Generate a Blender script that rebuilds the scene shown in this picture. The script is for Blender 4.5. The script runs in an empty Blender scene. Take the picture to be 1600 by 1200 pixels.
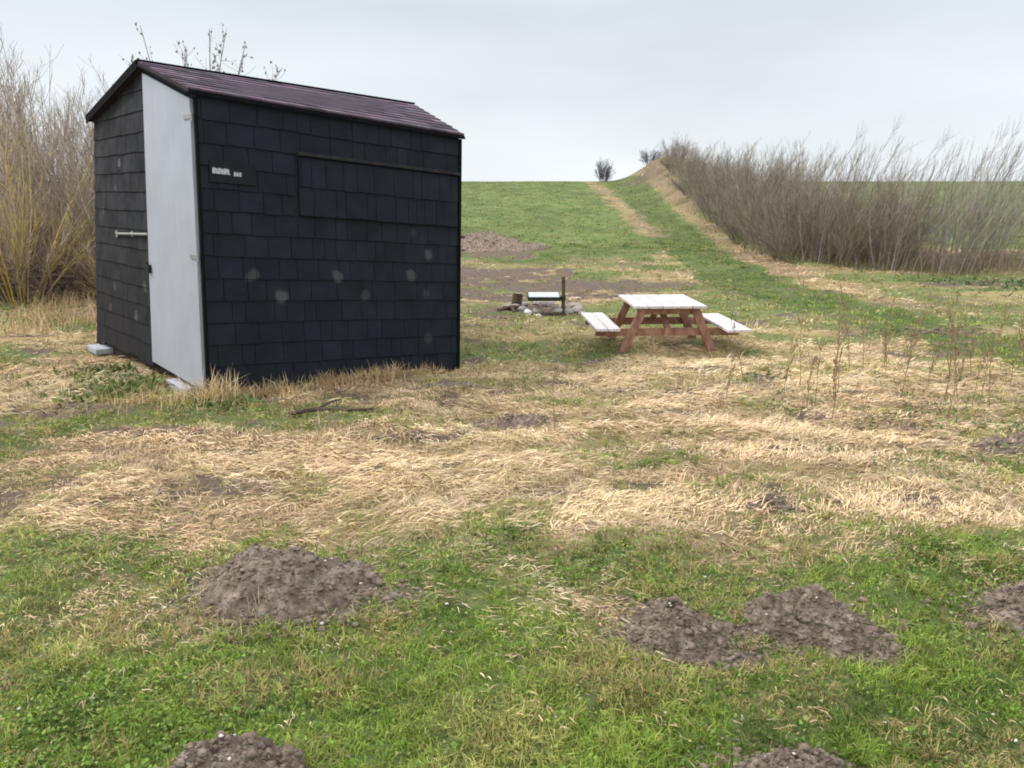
import bpy, math, random
import numpy as np
from mathutils import Vector, Matrix

random.seed(7)
S = bpy.context.scene
C = S.collection

# ------------------------------------------------------------------ camera, sky, sun, exposure
cam = bpy.data.objects.new('camera', bpy.data.cameras.new('camera'))
C.objects.link(cam)
cam.location = (0, 0, 1.65)
cam.rotation_euler = (math.radians(90) - math.atan(300 / 1200), 0, 0)
cam.data.sensor_width = 36
cam.data.lens = 27
cam.data.clip_start = 0.05
cam.data.clip_end = 3000
S.camera = cam

SUN_AZ, SUN_EL = math.radians(-78), math.radians(48)     # azimuth from +Y towards +X
world = bpy.data.worlds.new("World")
S.world = world
world.use_nodes = True
wn, wl = world.node_tree.nodes, world.node_tree.links
wn.clear()
wout = wn.new('ShaderNodeOutputWorld'); bg = wn.new('ShaderNodeBackground')
sky = wn.new('ShaderNodeTexSky'); sky.sky_type = 'NISHITA'; sky.sun_disc = False
sky.sun_elevation = SUN_EL; sky.sun_rotation = SUN_AZ
sky.air_density = 1.2; sky.dust_density = 3.0
tcw = wn.new('ShaderNodeTexCoord')
sep = wn.new('ShaderNodeSeparateXYZ'); wl.new(tcw.outputs['Generated'], sep.inputs[0])
# overcast layer: brighter overhead, soft cloud masses
elr = wn.new('ShaderNodeMapRange'); elr.inputs[1].default_value = 0.0; elr.inputs[2].default_value = 0.75
elr.inputs[3].default_value = 0.0; elr.inputs[4].default_value = 1.0
wl.new(sep.outputs['Z'], elr.inputs[0])
ramp = wn.new('ShaderNodeValToRGB')
ramp.color_ramp.elements[0].position = 0.0; ramp.color_ramp.elements[0].color = (0.95, 1.01, 1.06, 1)
ramp.color_ramp.elements[1].position = 1.0; ramp.color_ramp.elements[1].color = (2.15, 2.2, 2.3, 1)
e = ramp.color_ramp.elements.new(0.28); e.color = (0.71, 0.775, 0.825, 1)
e = ramp.color_ramp.elements.new(0.42); e.color = (1.0, 1.05, 1.11, 1)
wl.new(elr.outputs[0], ramp.inputs[0])
mapn = wn.new('ShaderNodeMapping'); mapn.inputs['Scale'].default_value = (1.0, 1.0, 3.6)
mapn.inputs['Location'].default_value = (0.35, 0.1, 0.2)
wl.new(tcw.outputs['Generated'], mapn.inputs[0])
cn = wn.new('ShaderNodeTexNoise'); cn.inputs['Scale'].default_value = 2.3; cn.inputs['Detail'].default_value = 4; cn.inputs['Roughness'].default_value = 0.45
wl.new(mapn.outputs[0], cn.inputs['Vector'])
cr = wn.new('ShaderNodeMapRange'); cr.inputs[1].default_value = 0.3; cr.inputs[2].default_value = 0.7
cr.inputs[3].default_value = 0.90; cr.inputs[4].default_value = 1.10
wl.new(cn.outputs[0], cr.inputs[0])
mulc = wn.new('ShaderNodeVectorMath'); mulc.operation = 'SCALE'
wl.new(ramp.outputs[0], mulc.inputs[0]); wl.new(cr.outputs[0], mulc.inputs['Scale'])
sks = wn.new('ShaderNodeVectorMath'); sks.operation = 'SCALE'; sks.inputs['Scale'].default_value = 0.08
wl.new(sky.outputs[0], sks.inputs[0])
mixw = wn.new('ShaderNodeMix'); mixw.data_type = 'RGBA'; mixw.inputs[0].default_value = 0.88
wl.new(sks.outputs[0], mixw.inputs[6]); wl.new(mulc.outputs[0], mixw.inputs[7])
wl.new(mixw.outputs[2], bg.inputs[0]); bg.inputs[1].default_value = 1.0
wl.new(bg.outputs[0], wout.inputs[0])

sl = bpy.data.lights.new('sun', 'SUN'); sl.energy = 1.9; sl.angle = math.radians(13); sl.color = (1.0, 0.96, 0.9)
sun = bpy.data.objects.new('sun', sl); C.objects.link(sun)
sd = Vector((math.sin(SUN_AZ) * math.cos(SUN_EL), math.cos(SUN_AZ) * math.cos(SUN_EL), math.sin(SUN_EL)))
sun.rotation_euler = sd.to_track_quat('Z', 'Y').to_euler()
sun.location = sd * 30
S.view_settings.view_transform = 'Standard'
S.view_settings.look = 'None'
S.view_settings.exposure = 0.12
S.view_settings.gamma = 1.0
S.cycles.filter_width = 1.9
S.cycles.max_bounces = 5
S.cycles.diffuse_bounces = 3
S.cycles.transparent_max_bounces = 4

# ------------------------------------------------------------------ noise
def hsh(ix, iy, seed):
    h = (ix.astype(np.int64) * 374761393 + iy.astype(np.int64) * 668265263 + seed * 1442695041) & 0xFFFFFFFF
    h = ((h ^ (h >> 13)) * 1274126177) & 0xFFFFFFFF
    h = h ^ (h >> 16)
    return (h & 0xFFFFFF) / float(0xFFFFFF)

def vn(x, y, seed=0):
    x = np.asarray(x, float); y = np.asarray(y, float)
    ix = np.floor(x); iy = np.floor(y); fx = x - ix; fy = y - iy
    fx = fx * fx * fx * (fx * (fx * 6 - 15) + 10); fy = fy * fy * fy * (fy * (fy * 6 - 15) + 10)
    a = hsh(ix, iy, seed); b = hsh(ix + 1, iy, seed); c = hsh(ix, iy + 1, seed); d = hsh(ix + 1, iy + 1, seed)
    return (a + (b - a) * fx) * (1 - fy) + (c + (d - c) * fx) * fy

def fbm(x, y, seed=0, oct=4):
    x = np.asarray(x, float); y = np.asarray(y, float)
    s = 0; a = 0.5; t = 0
    for k in range(oct):
        s = s + a * vn(x * 2 ** k + 17.3 * k, y * 2 ** k - 9.1 * k, seed + k); t += a; a *= 0.5
    return s / t

def sstep(a, b, x):
    t = np.clip((x - a) / (b - a), 0, 1); return t * t * (3 - 2 * t)

def polydist(x, y, P):
    """distance to an open polyline and the parameter of the nearest point"""
    best = np.full(np.shape(x), 1e9); par = np.zeros(np.shape(x)); side = np.zeros(np.shape(x))
    for i in range(len(P) - 1):
        ax, ay = P[i]; bx, by = P[i + 1]
        dx, dy = bx - ax, by - ay
        t = np.clip(((x - ax) * dx + (y - ay) * dy) / (dx * dx + dy * dy), 0, 1)
        d = np.hypot(x - ax - t * dx, y - ay - t * dy)
        m = d < best
        best = np.where(m, d, best); par = np.where(m, i + t, par)
    return best, par

# ------------------------------------------------------------------ plan of the place (metres; +Y away from the path we stand on)
BANK = [(12.6, 72), (11.3, 60), (10.6, 50), (9.7, 36), (9.2, 26), (9.2, 20), (9.9, 18), (11.2, 17), (14, 16), (20, 15)]
BANK_H = [1.2, 1.9, 1.6, 0.75, 0.4, 0.3, 0.3, 0.3, 0.3, 0.3]
BANK_W = [2.0, 2.0, 1.9, 1.6, 1.5, 1.4, 1.3, 1.3, 1.3, 1.3]
TRACK = [(8.2, 66), (8.0, 55), (6.7, 40), (5.8, 29), (4.85, 19.9), (4.4, 13.6), (4.85, 10.3), (5.1, 8.0), (5.4, 6.6), (6.2, 4.5)]
TRACK_W = [1.0, 1.0, 0.85, 0.75, 0.75, 0.8, 0.75, 0.6, 0.6, 0.6]
TRAIL = [(6.3, 66), (6.13, 60), (5.5, 41), (5.0, 31), (4.7, 26)]
SHED = dict(A=(-2.415, 5.924, .138), B=(-.566, 7.607, -.098), Ct=(-.515, 7.712, 2.162), D=(-2.342, 6.029, 2.361),
            E=(-4.414, 8.064, .147), F=(-4.213, 8.169, 2.352), R1=(-3.125, 6.885, 2.669), R2=(-1.080, 8.568, 2.515))
MOLES = [  # x, y, rx, ry, h, rot, seed
    (-0.96, 2.98, .39, .26, .165, -.08, 1),
    (0.62, 2.67, .21, .18, .145, .0, 2),
    (1.18, 2.69, .26, .17, .16, -.45, 3),
    (2.20, 2.80, .29, .17, .11, .2, 4),
    (-0.80, 1.84, .22, .15, .17, .1, 5),
    (0.80, 1.85, .21, .13, .13, -.1, 6),
]
BARE = [  # scraped or dug soil lying in the sheet of ground: x, y, rx, ry, strength
    (0.86, 2.66, .26, .07, 1.0), (0.72, 2.50, .26, .06, 1.0), (1.32, 2.52, .2, .07, .9), (-0.55, 2.93, .22, .06, .8), (-1.30, 3.0, .12, .1, .5),
    (-0.9, 16.2, 2.3, 1.5, 1.0), (-0.6, 21.5, 1.6, 2.3, .9), (1.2, 14.0, 2.2, 1.1, .95), (0.2, 12.6, 1.6, .55, .8), (-1.2, 13.2, 1.2, .8, .8),
    (-2.6, 6.35, .5, .1, .5), (-0.6, 6.45, .3, .12, .7), (0.05, 5.4, .35, .12, .6), (-3.6, 5.7, .7, .2, .6), (-6, 7.2, .8, .2, .6),
    (3.5, 4.8, .5, .22, .9), (1.95, 3.9, .2, .06, .5), (1.4, 3.85, .16, .05, .6), (0.25, 4.0, .25, .06, .5), (1.2, 6.3, .5, .12, .4),
    (8.8, 14.0, 1.3, .45, .75), (3.0, 5.4, .5, .08, .4),
    (5.2, 9.2, .7, .35, .5), (9.0, 54, 1.2, 5, .5), (0.3, 11.1, .8, .5, .9)]

def height(x, y):
    x = np.asarray(x, float); y = np.asarray(y, float)
    s = np.clip((y - 14) / 61, 0, 1)
    z = 2.6 * (.5 - .5 * np.cos(np.pi * s))
    # sunken ground at the right-hand end of the shed
    z = z - 0.13 * np.exp(-(((x + .35) / 1.0) ** 2 + ((y - 7.55) / .75) ** 2))
    z = z + 0.05 * np.exp(-(((x + 2.4) / .7) ** 2 + ((y - 5.6) / .35) ** 2))
    d, p = polydist(x, y, BANK)
    k = np.arange(len(BANK))
    z = z + np.interp(p, k, BANK_H) * np.exp(-(d / np.interp(p, k, BANK_W)) ** 2) * (0.85 + 0.3 * fbm(x * .8, y * .8, 5, 3))
    far = sstep(40, 70, y)
    z = z + (fbm(x * .35, y * .35, 11, 3) - .5) * 0.10 * (1 - .5 * far) * sstep(0.5, 4, np.hypot(x, y))
    z = z + (fbm(x * 1.7, y * 1.7, 21, 3) - .5) * 0.08 * (1 - far)
    wq = fbm(x * .5, y * .5, 23, 2) * 5 + x * .45 + y * 1.35
    z = z + 0.028 * np.abs(np.sin(wq * 2.1)) ** .7 * sstep(3.2, 4.2, y) * (1 - sstep(11, 15, y))
    z = z + (fbm(x * 6, y * 6, 31, 3) - .5) * 0.06 * (1 - far)
    return z

def cover(x, y):
    """share of green grass, bare soil and tone (0 pale straw .. 1 rusty straw) at a point"""
    x = np.asarray(x, float); y = np.asarray(y, float)
    n1 = fbm(x * .9, y * .9, 41, 4); n2 = fbm(x * 2.6, y * 2.6, 51, 3); n3 = fbm(x * .22, y * .22, 61, 3)
    edge = 3.32 + 0.15 * np.sin(x * 1.3) + np.clip(x - 1.3, 0, 4) * .22 + (n1 - .5) * 1.6 - np.clip(-x - 1.3, 0, 3) * .12
    g = 1.1 - 1.1 * sstep(-.75, .75, y - edge + (n2 - .5) * 1.2)
    g = g - .5 * sstep(.50, .72, fbm(x * .8 + 31, y * 1.1, 75, 4)) * sstep(2.1, 2.9, y)
    g = g * (0.80 + 0.5 * (n2 - .35))
    # green streaks in the straw
    g = np.maximum(g, sstep(.47, .66, fbm(x * .55 + 3, y * 1.5, 71, 4)) * .68)
    g = np.maximum(g, sstep(.54, .68, fbm(x * 1.5 - 3, y * 3.0, 77, 3)) * .42)
    # yellow-green sward behind the shed
    b = sstep(6.9, 8.2, y) * (.42 + 1.0 * (fbm(x * .35, y * .8, 81, 4) - .45))
    b = np.where(x < -4.6, b * .5, b)
    g = np.maximum(g, b)
    # right-hand weeds
    g = np.maximum(g, sstep(2.0, 3.3, x) * (1 - sstep(5.2, 6.8, y)) * (.25 + 1.3 * (n1 - .35)))
    # the field
    f = sstep(17.5, 20, y + (n1 - .5) * 5 - .3 * np.clip(x, -3, 8)) * (.90 + .35 * (n3 - .5))
    g = np.maximum(g, f)
    dt, pt = polydist(x, y, TRACK); k = np.arange(len(TRACK))
    w = np.interp(pt, k, TRACK_W)
    tr = (1 - sstep(w * .75, w * 1.25, dt + (n1 - .5) * .5)) * sstep(5.0, 7.5, y)
    g = np.maximum(g, tr * .95)
    # straw edges beside the track, the worn trail and the bank
    ed = (1 - sstep(.35, 1.0, np.abs(dt - w * 1.7 + (n2 - .5) * .5) / np.maximum(.6, w * .7))) * sstep(9, 13, y)
    side = sstep(0, .3, x - np.interp(y, [p[1] for p in TRACK][::-1], [p[0] for p in TRACK][::-1]))
    g = g * (1 - ed * side * .6)
    dl, pl = polydist(x, y, TRAIL)
    g = g * (1 - .62 * (1 - sstep(.2, .9, dl + (n2 - .5) * 1.1)))
    db, pb = polydist(x, y, BANK); kb = np.arange(len(BANK)); wb = np.interp(pb, kb, BANK_W)
    bank = 1 - sstep(wb * .75, wb * 1.3, db + (n1 - .5) * 1.0)
    g = g * (1 - bank * .8) + bank * .4 * sstep(.45, .65, n2)
    soil = np.zeros_like(g)
    for bx, by, rx, ry, st in BARE:
        q = np.sqrt(((x - bx) / rx) ** 2 + ((y - by) / ry) ** 2) + (n2 - .5) * 1.1
        soil = np.maximum(soil, st * (1 - sstep(.65, 1.2, q)))
    for mx, my, rx, ry, h, r, sd_ in MOLES:
        ca, sa = math.cos(r), math.sin(r)
        u = ((x - mx) * ca + (y - my) * sa) / rx; v = (-(x - mx) * sa + (y - my) * ca) / ry
        q = np.sqrt(u * u + v * v) + (n2 - .5) * .5
        soil = np.maximum(soil, 1 - sstep(.85, 1.1, q))
    scr = sstep(.58, .72, fbm(x * 2.2, y * 3.4, 91, 4)) * .7 * sstep(3, 4, y) * (1 - sstep(12, 16, y))
    soil = np.maximum(soil, scr)
    tone = np.clip(fbm(x * .7 + 9, y * .7, 101, 3) * 1.6 - .4 + bank * .5 + tr * .6, 0, 1)
    tone = np.clip(tone + (1 - np.clip(g * 1.5, 0, 1)) * sstep(12, 17, y) * .9, 0, 1)
    return np.clip(g, 0, 1), np.clip(soil, 0, 1), tone

# ------------------------------------------------------------------ material helpers
def newmat(name):
    m = bpy.data.materials.new(name); m.use_nodes = True
    n, l = m.node_tree.nodes, m.node_tree.links
    b = n['Principled BSDF']
    return m, n, l, b

def noisy(name, c1, c2, scale=8, rough=.8, bump=0.0, bscale=None, detail=6, spec=.3, stretch=None, c3=None, metallic=0.0):
    """procedural two/three-colour noise material in object space with bump"""
    m, n, l, b = newmat(name)
    tc = n.new('ShaderNodeTexCoord'); mp = n.new('ShaderNodeMapping'); l.new(tc.outputs['Object'], mp.inputs[0])
    if stretch: mp.inputs['Scale'].default_value = stretch
    t = n.new('ShaderNodeTexNoise'); t.inputs['Scale'].default_value = scale; t.inputs['Detail'].default_value = detail; t.inputs['Roughness'].default_value = .65
    l.new(mp.outputs[0], t.inputs['Vector'])
    r = n.new('ShaderNodeValToRGB'); r.color_ramp.elements[0].position = .32; r.color_ramp.elements[1].position = .68
    r.color_ramp.elements[0].color = (*c1, 1); r.color_ramp.elements[1].color = (*c2, 1)
    if c3: e = r.color_ramp.elements.new(.5); e.color = (*c3, 1)
    l.new(t.outputs[0], r.inputs[0]); l.new(r.outputs[0], b.inputs['Base Color'])
    b.inputs['Roughness'].default_value = rough; b.inputs['Specular IOR Level'].default_value = spec
    b.inputs['Metallic'].default_value = metallic
    if bump:
        t2 = n.new('ShaderNodeTexNoise'); t2.inputs['Scale'].default_value = bscale or scale * 4; t2.inputs['Detail'].default_value = 5
        l.new(mp.outputs[0], t2.inputs['Vector'])
        bp = n.new('ShaderNodeBump'); bp.inputs['Strength'].default_value = bump; bp.inputs['Distance'].default_value = .02
        l.new(t2.outputs[0], bp.inputs['Height']); l.new(bp.outputs[0], b.inputs['Normal'])
    return m

def attrmat(name, rough=.7, spec=.2, attr='col', trans=0.0, mul=None):
    m, n, l, b = newmat(name)
    a = n.new('ShaderNodeAttribute'); a.attribute_name = attr
    src = a.outputs['Color']
    if mul:
        tc = n.new('ShaderNodeTexCoord'); t = n.new('ShaderNodeTexNoise'); t.inputs['Scale'].default_value = mul; t.inputs['Detail'].default_value = 5
        l.new(tc.outputs['Object'], t.inputs['Vector'])
        mr = n.new('ShaderNodeMapRange'); mr.inputs[1].default_value = .3; mr.inputs[2].default_value = .7; mr.inputs[3].default_value = .7; mr.inputs[4].default_value = 1.3
        l.new(t.outputs[0], mr.inputs[0])
        vm = n.new('ShaderNodeVectorMath'); vm.operation = 'SCALE'; l.new(src, vm.inputs[0]); l.new(mr.outputs[0], vm.inputs['Scale']); src = vm.outputs[0]
    l.new(src, b.inputs['Base Color'])
    b.inputs['Roughness'].default_value = rough; b.inputs['Specular IOR Level'].default_value = spec
    if trans:
        tr = n.new('ShaderNodeBsdfTranslucent'); l.new(src, tr.inputs[0])
        mx = n.new('ShaderNodeMixShader'); mx.inputs[0].default_value = trans
        l.new(b.outputs[0], mx.inputs[1]); l.new(tr.outputs[0], mx.inputs[2]); l.new(mx.outputs[0], n['Material Output'].inputs[0])
    return m

# ------------------------------------------------------------------ mesh helpers
def npmesh(name, V, F, mat, col=None, smooth=False):
    """V (n,3), F (m,k) with k 3 or 4, or a list of such arrays"""
    Fs = F if isinstance(F, list) else [F]
    me = bpy.data.meshes.new(name)
    V = np.asarray(V, np.float32)
    me.vertices.add(len(V)); me.vertices.foreach_set('co', V.ravel())
    loops = np.concatenate([f.ravel() for f in Fs]).astype(np.int32)
    starts = []; s = 0
    for f in Fs:
        starts.append(s + np.arange(len(f)) * f.shape[1]); s += f.size
    starts = np.concatenate(starts).astype(np.int32)
    me.loops.add(len(loops)); me.loops.foreach_set('vertex_index', loops)
    me.polygons.add(len(starts)); me.polygons.foreach_set('loop_start', starts)
    if smooth: me.polygons.foreach_set('use_smooth', np.ones(len(starts), bool))
    if col is not None:
        ca = me.color_attributes.new('col', 'FLOAT_COLOR', 'POINT')
        c4 = np.ones((len(V), 4), np.float32); c4[:, :3] = col
        ca.data.foreach_set('color', c4.ravel())
    me.materials.append(mat)
    me.update(calc_edges=True); me.validate()
    return me

def link(name, me, parent=None):
    o = bpy.data.objects.new(name, me); C.objects.link(o)
    if parent: o.parent = parent
    return o

def tag(o, label=None, cat=None, group=None, kind=None):
    if label: o['label'] = label
    if cat: o['category'] = cat
    if group: o['group'] = group
    if kind: o['kind'] = kind
    return o

def thing(name, label, cat, loc=(0, 0, 0), rz=0, group=None):
    o = bpy.data.objects.new(name, None); C.objects.link(o); o.empty_display_size = .2
    o.location = loc; o.rotation_euler = (0, 0, rz)
    return tag(o, label, cat, group)

def copy_tree(o, parent=None):
    c = o.copy(); C.objects.link(c)
    if parent: c.parent = parent
    for ch in list(o.children): copy_tree(ch, c)
    return c

class MB:
    """collects polygons; optional colour per vertex"""
    def __init__(s): s.v = []; s.f = []; s.c = []
    def poly(s, pts, col=(1, 1, 1)):
        k = len(s.v); s.v += [tuple(p) for p in pts]; s.c += [col] * len(pts); s.f.append(tuple(range(k, k + len(pts))))
    def box(s, M, sx, sy, sz, col=(1, 1, 1), jit=0):
        """box of full size sx,sy,sz centred on matrix M"""
        k = len(s.v)
        for z in (-.5, .5):
            for x, y in ((-.5, -.5), (.5, -.5), (.5, .5), (-.5, .5)):
                p = M @ Vector((x * sx + random.uniform(-jit, jit), y * sy + random.uniform(-jit, jit), z * sz + random.uniform(-jit, jit)))
                s.v.append(tuple(p)); s.c.append(col)
        s.f += [tuple(k + i for i in q) for q in ((3, 2, 1, 0), (4, 5, 6, 7), (0, 1, 5, 4), (1, 2, 6, 5), (2, 3, 7, 6), (3, 0, 4, 7))]
    def beam(s, a, b, w, t, up=(0, 0, 1), col=(1, 1, 1)):
        a = Vector(a); b = Vector(b); d = b - a; L = d.length; d.normalize()
        up = Vector(up); x = d.cross(up)
        if x.length < 1e-4: x = d.cross(Vector((0, 1, 0)))
        x.normalize(); z = x.cross(d)
        M = Matrix.Translation((a + b) / 2) @ Matrix((x, d, z)).transposed().to_4x4()
        s.box(M, w, L, t, col)
    def tube(s, pts, rad, n=8, col=(1, 1, 1), cap=True):
        rings = []
        for i, p in enumerate(pts):
            p = Vector(p); q = Vector(pts[min(i + 1, len(pts) - 1)]) - Vector(pts[max(i - 1, 0)]); q.normalize()
            u = q.cross(Vector((.3, .1, 1)) if abs(q.z) < .9 else Vector((1, 0, 0))); u.normalize(); w = q.cross(u)
            r = rad[i] if hasattr(rad, '__len__') else rad
            k = len(s.v); rings.append(k)
            for j in range(n):
                a = 2 * math.pi * j / n
                s.v.append(tuple(p + (u * math.cos(a) + w * math.sin(a)) * r)); s.c.append(col)
        for a, b in zip(rings, rings[1:]):
            for j in range(n): s.f.append((a + j, a + (j + 1) % n, b + (j + 1) % n, b + j))
        if cap:
            s.f.append(tuple(rings[0] + j for j in reversed(range(n)))); s.f.append(tuple(rings[-1] + j for j in range(n)))
    def build(s, name, mat, parent=None, bevel=0, smooth=False):
        me = bpy.data.meshes.new(name); me.from_pydata(s.v, [], s.f)
        ca = me.color_attributes.new('col', 'FLOAT_COLOR', 'POINT')
        ca.data.foreach_set('color', np.array([(*c[:3], 1) for c in s.c], np.float32).ravel())
        me.materials.append(mat); me.update()
        if smooth: me.polygons.foreach_set('use_smooth', np.ones(len(me.polygons), bool))
        o = link(name, me, parent)
        if bevel:
            b = o.modifiers.new('bevel', 'BEVEL'); b.width = bevel; b.segments = 2; b.limit_method = 'ANGLE'
        return o

# ------------------------------------------------------------------ the ground sheet
def axis(n, a, lo, hi, c):
    u0 = math.asinh((lo - c) / a); u1 = math.asinh((hi - c) / a)
    return c + a * np.sinh(np.linspace(u0, u1, n))
gx = axis(620, 1.4, -400, 400, 0.0); gy = axis(620, 1.6, -8, 600, 2.8)
GX, GY = np.meshgrid(gx, gy)
GZ = height(GX, GY)
gg, gs, gt = cover(GX.ravel(), GY.ravel())
V = np.stack([GX.ravel(), GY.ravel(), GZ.ravel()], 1)
ny, nx = GX.shape
i = (np.arange(ny - 1)[:, None] * nx + np.arange(nx - 1)[None]).ravel()
F = np.stack([i, i + 1, i + nx + 1, i + nx], 1)

gm, n, l, b = newmat('ground_mat')
at = n.new('ShaderNodeAttribute'); at.attribute_name = 'col'
sp = n.new('ShaderNodeSeparateColor'); l.new(at.outputs['Color'], sp.inputs[0])
geo = n.new('ShaderNodeNewGeometry')
def tex(scale, detail=6, rough=.65, st=None):
    t = n.new('ShaderNodeTexNoise'); t.inputs['Scale'].default_value = scale; t.inputs['Detail'].default_value = detail; t.inputs['Roughness'].default_value = rough
    if st:
        mp = n.new('ShaderNodeMapping'); mp.inputs['Scale'].default_value = st; l.new(geo.outputs['Position'], mp.inputs[0]); l.new(mp.outputs[0], t.inputs['Vector'])
    else: l.new(geo.outputs['Position'], t.inputs['Vector'])
    return t.outputs[0]
def ramp3(src, cols, pos=(.3, .5, .7)):
    r = n.new('ShaderNodeValToRGB'); l.new(src, r.inputs[0])
    r.color_ramp.elements[0].position = pos[0]; r.color_ramp.elements[0].color = (*cols[0], 1)
    r.color_ramp.elements[1].position = pos[-1]; r.color_ramp.elements[1].color = (*cols[-1], 1)
    for p, c in zip(pos[1:-1], cols[1:-1]):
        e = r.color_ramp.elements.new(p); e.color = (*c, 1)
    return r.outputs[0]
def mixc(f, a, b_):
    m = n.new('ShaderNodeMix'); m.data_type = 'RGBA'; l.new(f, m.inputs[0]); l.new(a, m.inputs[6]); l.new(b_, m.inputs[7]); return m.outputs[2]
nf = tex(9, 8, .75); nm = tex(1.6, 6, .6); ns = tex(26, 4, .7)
straw = ramp3(nf, [(.15, .105, .05), (.38, .28, .135), (.58, .45, .23)])
straw2 = ramp3(ns, [(.13, .095, .06), (.23, .17, .105), (.34, .265, .17)])
strawm = mixc(sp.outputs[2], straw, straw2)
green = ramp3(nf, [(.055, .075, .026), (.115, .145, .050), (.215, .225, .09)], (.3, .5, .7))
green2 = ramp3(nm, [(.085, .125, .045), (.125, .165, .058), (.19, .20, .085)], (.35, .5, .65))
gmx = n.new('ShaderNodeMix'); gmx.data_type = 'RGBA'; gmx.inputs[0].default_value = .6
l.new(green, gmx.inputs[6]); l.new(green2, gmx.inputs[7])
dk = n.new('ShaderNodeMapRange'); dk.inputs[3].default_value = 1.12; dk.inputs[4].default_value = .72; l.new(sp.outputs[2], dk.inputs[0])
dv_ = n.new('ShaderNodeVectorMath'); dv_.operation = 'SCALE'; l.new(gmx.outputs[2], dv_.inputs[0]); l.new(dk.outputs[0], dv_.inputs['Scale']); greenm = dv_.outputs[0]
soilc = ramp3(ns, [(.065, .046, .034), (.13, .098, .074), (.23, .18, .14)])
def thr(src, nz, k):
    """soft threshold of a cover share against noise, so patches break up"""
    a = n.new('ShaderNodeMath'); a.operation = 'MULTIPLY_ADD'; l.new(nz, a.inputs[0]); a.inputs[1].default_value = k; l.new(src, a.inputs[2])
    m = n.new('ShaderNodeMapRange'); m.inputs[1].default_value = .5 + k / 2 - .18; m.inputs[2].default_value = .5 + k / 2 + .18; l.new(a.outputs[0], m.inputs[0]); return m.outputs[0]
c = mixc(thr(sp.outputs[0], nf, .9), strawm, greenm)
c = mixc(thr(sp.outputs[1], ns, .9), c, soilc)
l.new(c, b.inputs['Base Color'])
b.inputs['Roughness'].default_value = .95; b.inputs['Specular IOR Level'].default_value = .1
bp = n.new('ShaderNodeBump'); bp.inputs['Strength'].default_value = .8; bp.inputs['Distance'].default_value = .05
l.new(nf, bp.inputs['Height']); l.new(bp.outputs[0], b.inputs['Normal'])
ground = link('ground', npmesh('ground', V, F, gm, np.stack([gg, gs, gt], 1), smooth=True))
tag(ground, kind='structure')

# ------------------------------------------------------------------ blades of grass and straw
rng = np.random.default_rng(3)
def inside_shed(x, y, grow=0.03):
    P = np.array([SHED['A'][:2], SHED['B'][:2], (SHED['B'][0] - 2.0, SHED['B'][1] + 2.14), SHED['E'][:2]])
    cx, cy = P.mean(0); P = P + (P - [cx, cy]) * grow
    r = np.ones(np.shape(x), bool)
    for a, b_ in zip(P, np.roll(P, -1, 0)):
        r &= ((b_[0] - a[0]) * (y - a[1]) - (b_[1] - a[1]) * (x - a[0])) > 0
    return r

def scatter(n_, y0, y1, pw, margin=1.25):
    """random ground points, dense near the viewer: density falls with the distance to the power pw"""
    u = rng.random(n_)
    if abs(pw - 2) < 1e-6: y = y0 * (y1 / y0) ** u
    else:
        k = 2 - pw; y = (y0 ** k + u * (y1 ** k - y0 ** k)) ** (1 / k)
    x = (rng.random(n_) * 2 - 1) * (y * .70 * margin + 1.7)
    return x, y

def blades(x, y, z, az, length, width, incl, bend, col, tipcol=None):
    """x,y,z base; az heading; incl angle above ground at base; bend = change of angle to the tip"""
    n_ = len(x); hx, hy = np.cos(az), np.sin(az); sx, sy = -hy, hx
    P = np.zeros((n_, 5, 3), np.float32)
    a1 = incl; a2 = incl + bend
    m = .5 * length
    mx_ = x + hx * np.cos(a1) * m; my_ = y + hy * np.cos(a1) * m; mz = z + np.sin(a1) * m
    tx = mx_ + hx * np.cos(a2) * m; ty = my_ + hy * np.cos(a2) * m; tz = mz + np.sin(a2) * m
    w = width / 2; r = rng.uniform(-.6, .6, n_) * width
    P[:, 0] = np.stack([x - sx * w, y - sy * w, z - r * .5], 1); P[:, 1] = np.stack([x + sx * w, y + sy * w, z + r * .5], 1)
    P[:, 2] = np.stack([mx_ - sx * w * .8, my_ - sy * w * .8, mz - r * .5], 1); P[:, 3] = np.stack([mx_ + sx * w * .8, my_ + sy * w * .8, mz + r * .5], 1)
    P[:, 4] = np.stack([tx, ty, tz], 1)
    k = (np.arange(n_) * 5)[:, None]
    Fq = np.stack([k + [0, 1, 3, 2]], 1).reshape(-1, 4); Ft = (k + [2, 3, 4]).reshape(-1, 3)
    cc = np.repeat(col[:, None, :], 5, 1)
    if tipcol is not None: cc[:, 4] = tipcol; cc[:, 2:4] = (col * .6 + tipcol * .4)[:, None]
    return P.reshape(-1, 3), Fq, Ft, cc.reshape(-1, 3)

def join(parts):
    Vs, Q, T, Cc = [], [], [], []; k = 0
    for v, q, t, c_ in parts:
        Vs.append(v); Q.append(q + k); T.append(t + k); Cc.append(c_); k += len(v)
    return np.concatenate(Vs), [np.concatenate(Q), np.concatenate(T)], np.concatenate(Cc)

def pal(cols, idx): return np.array(cols)[idx]

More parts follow.
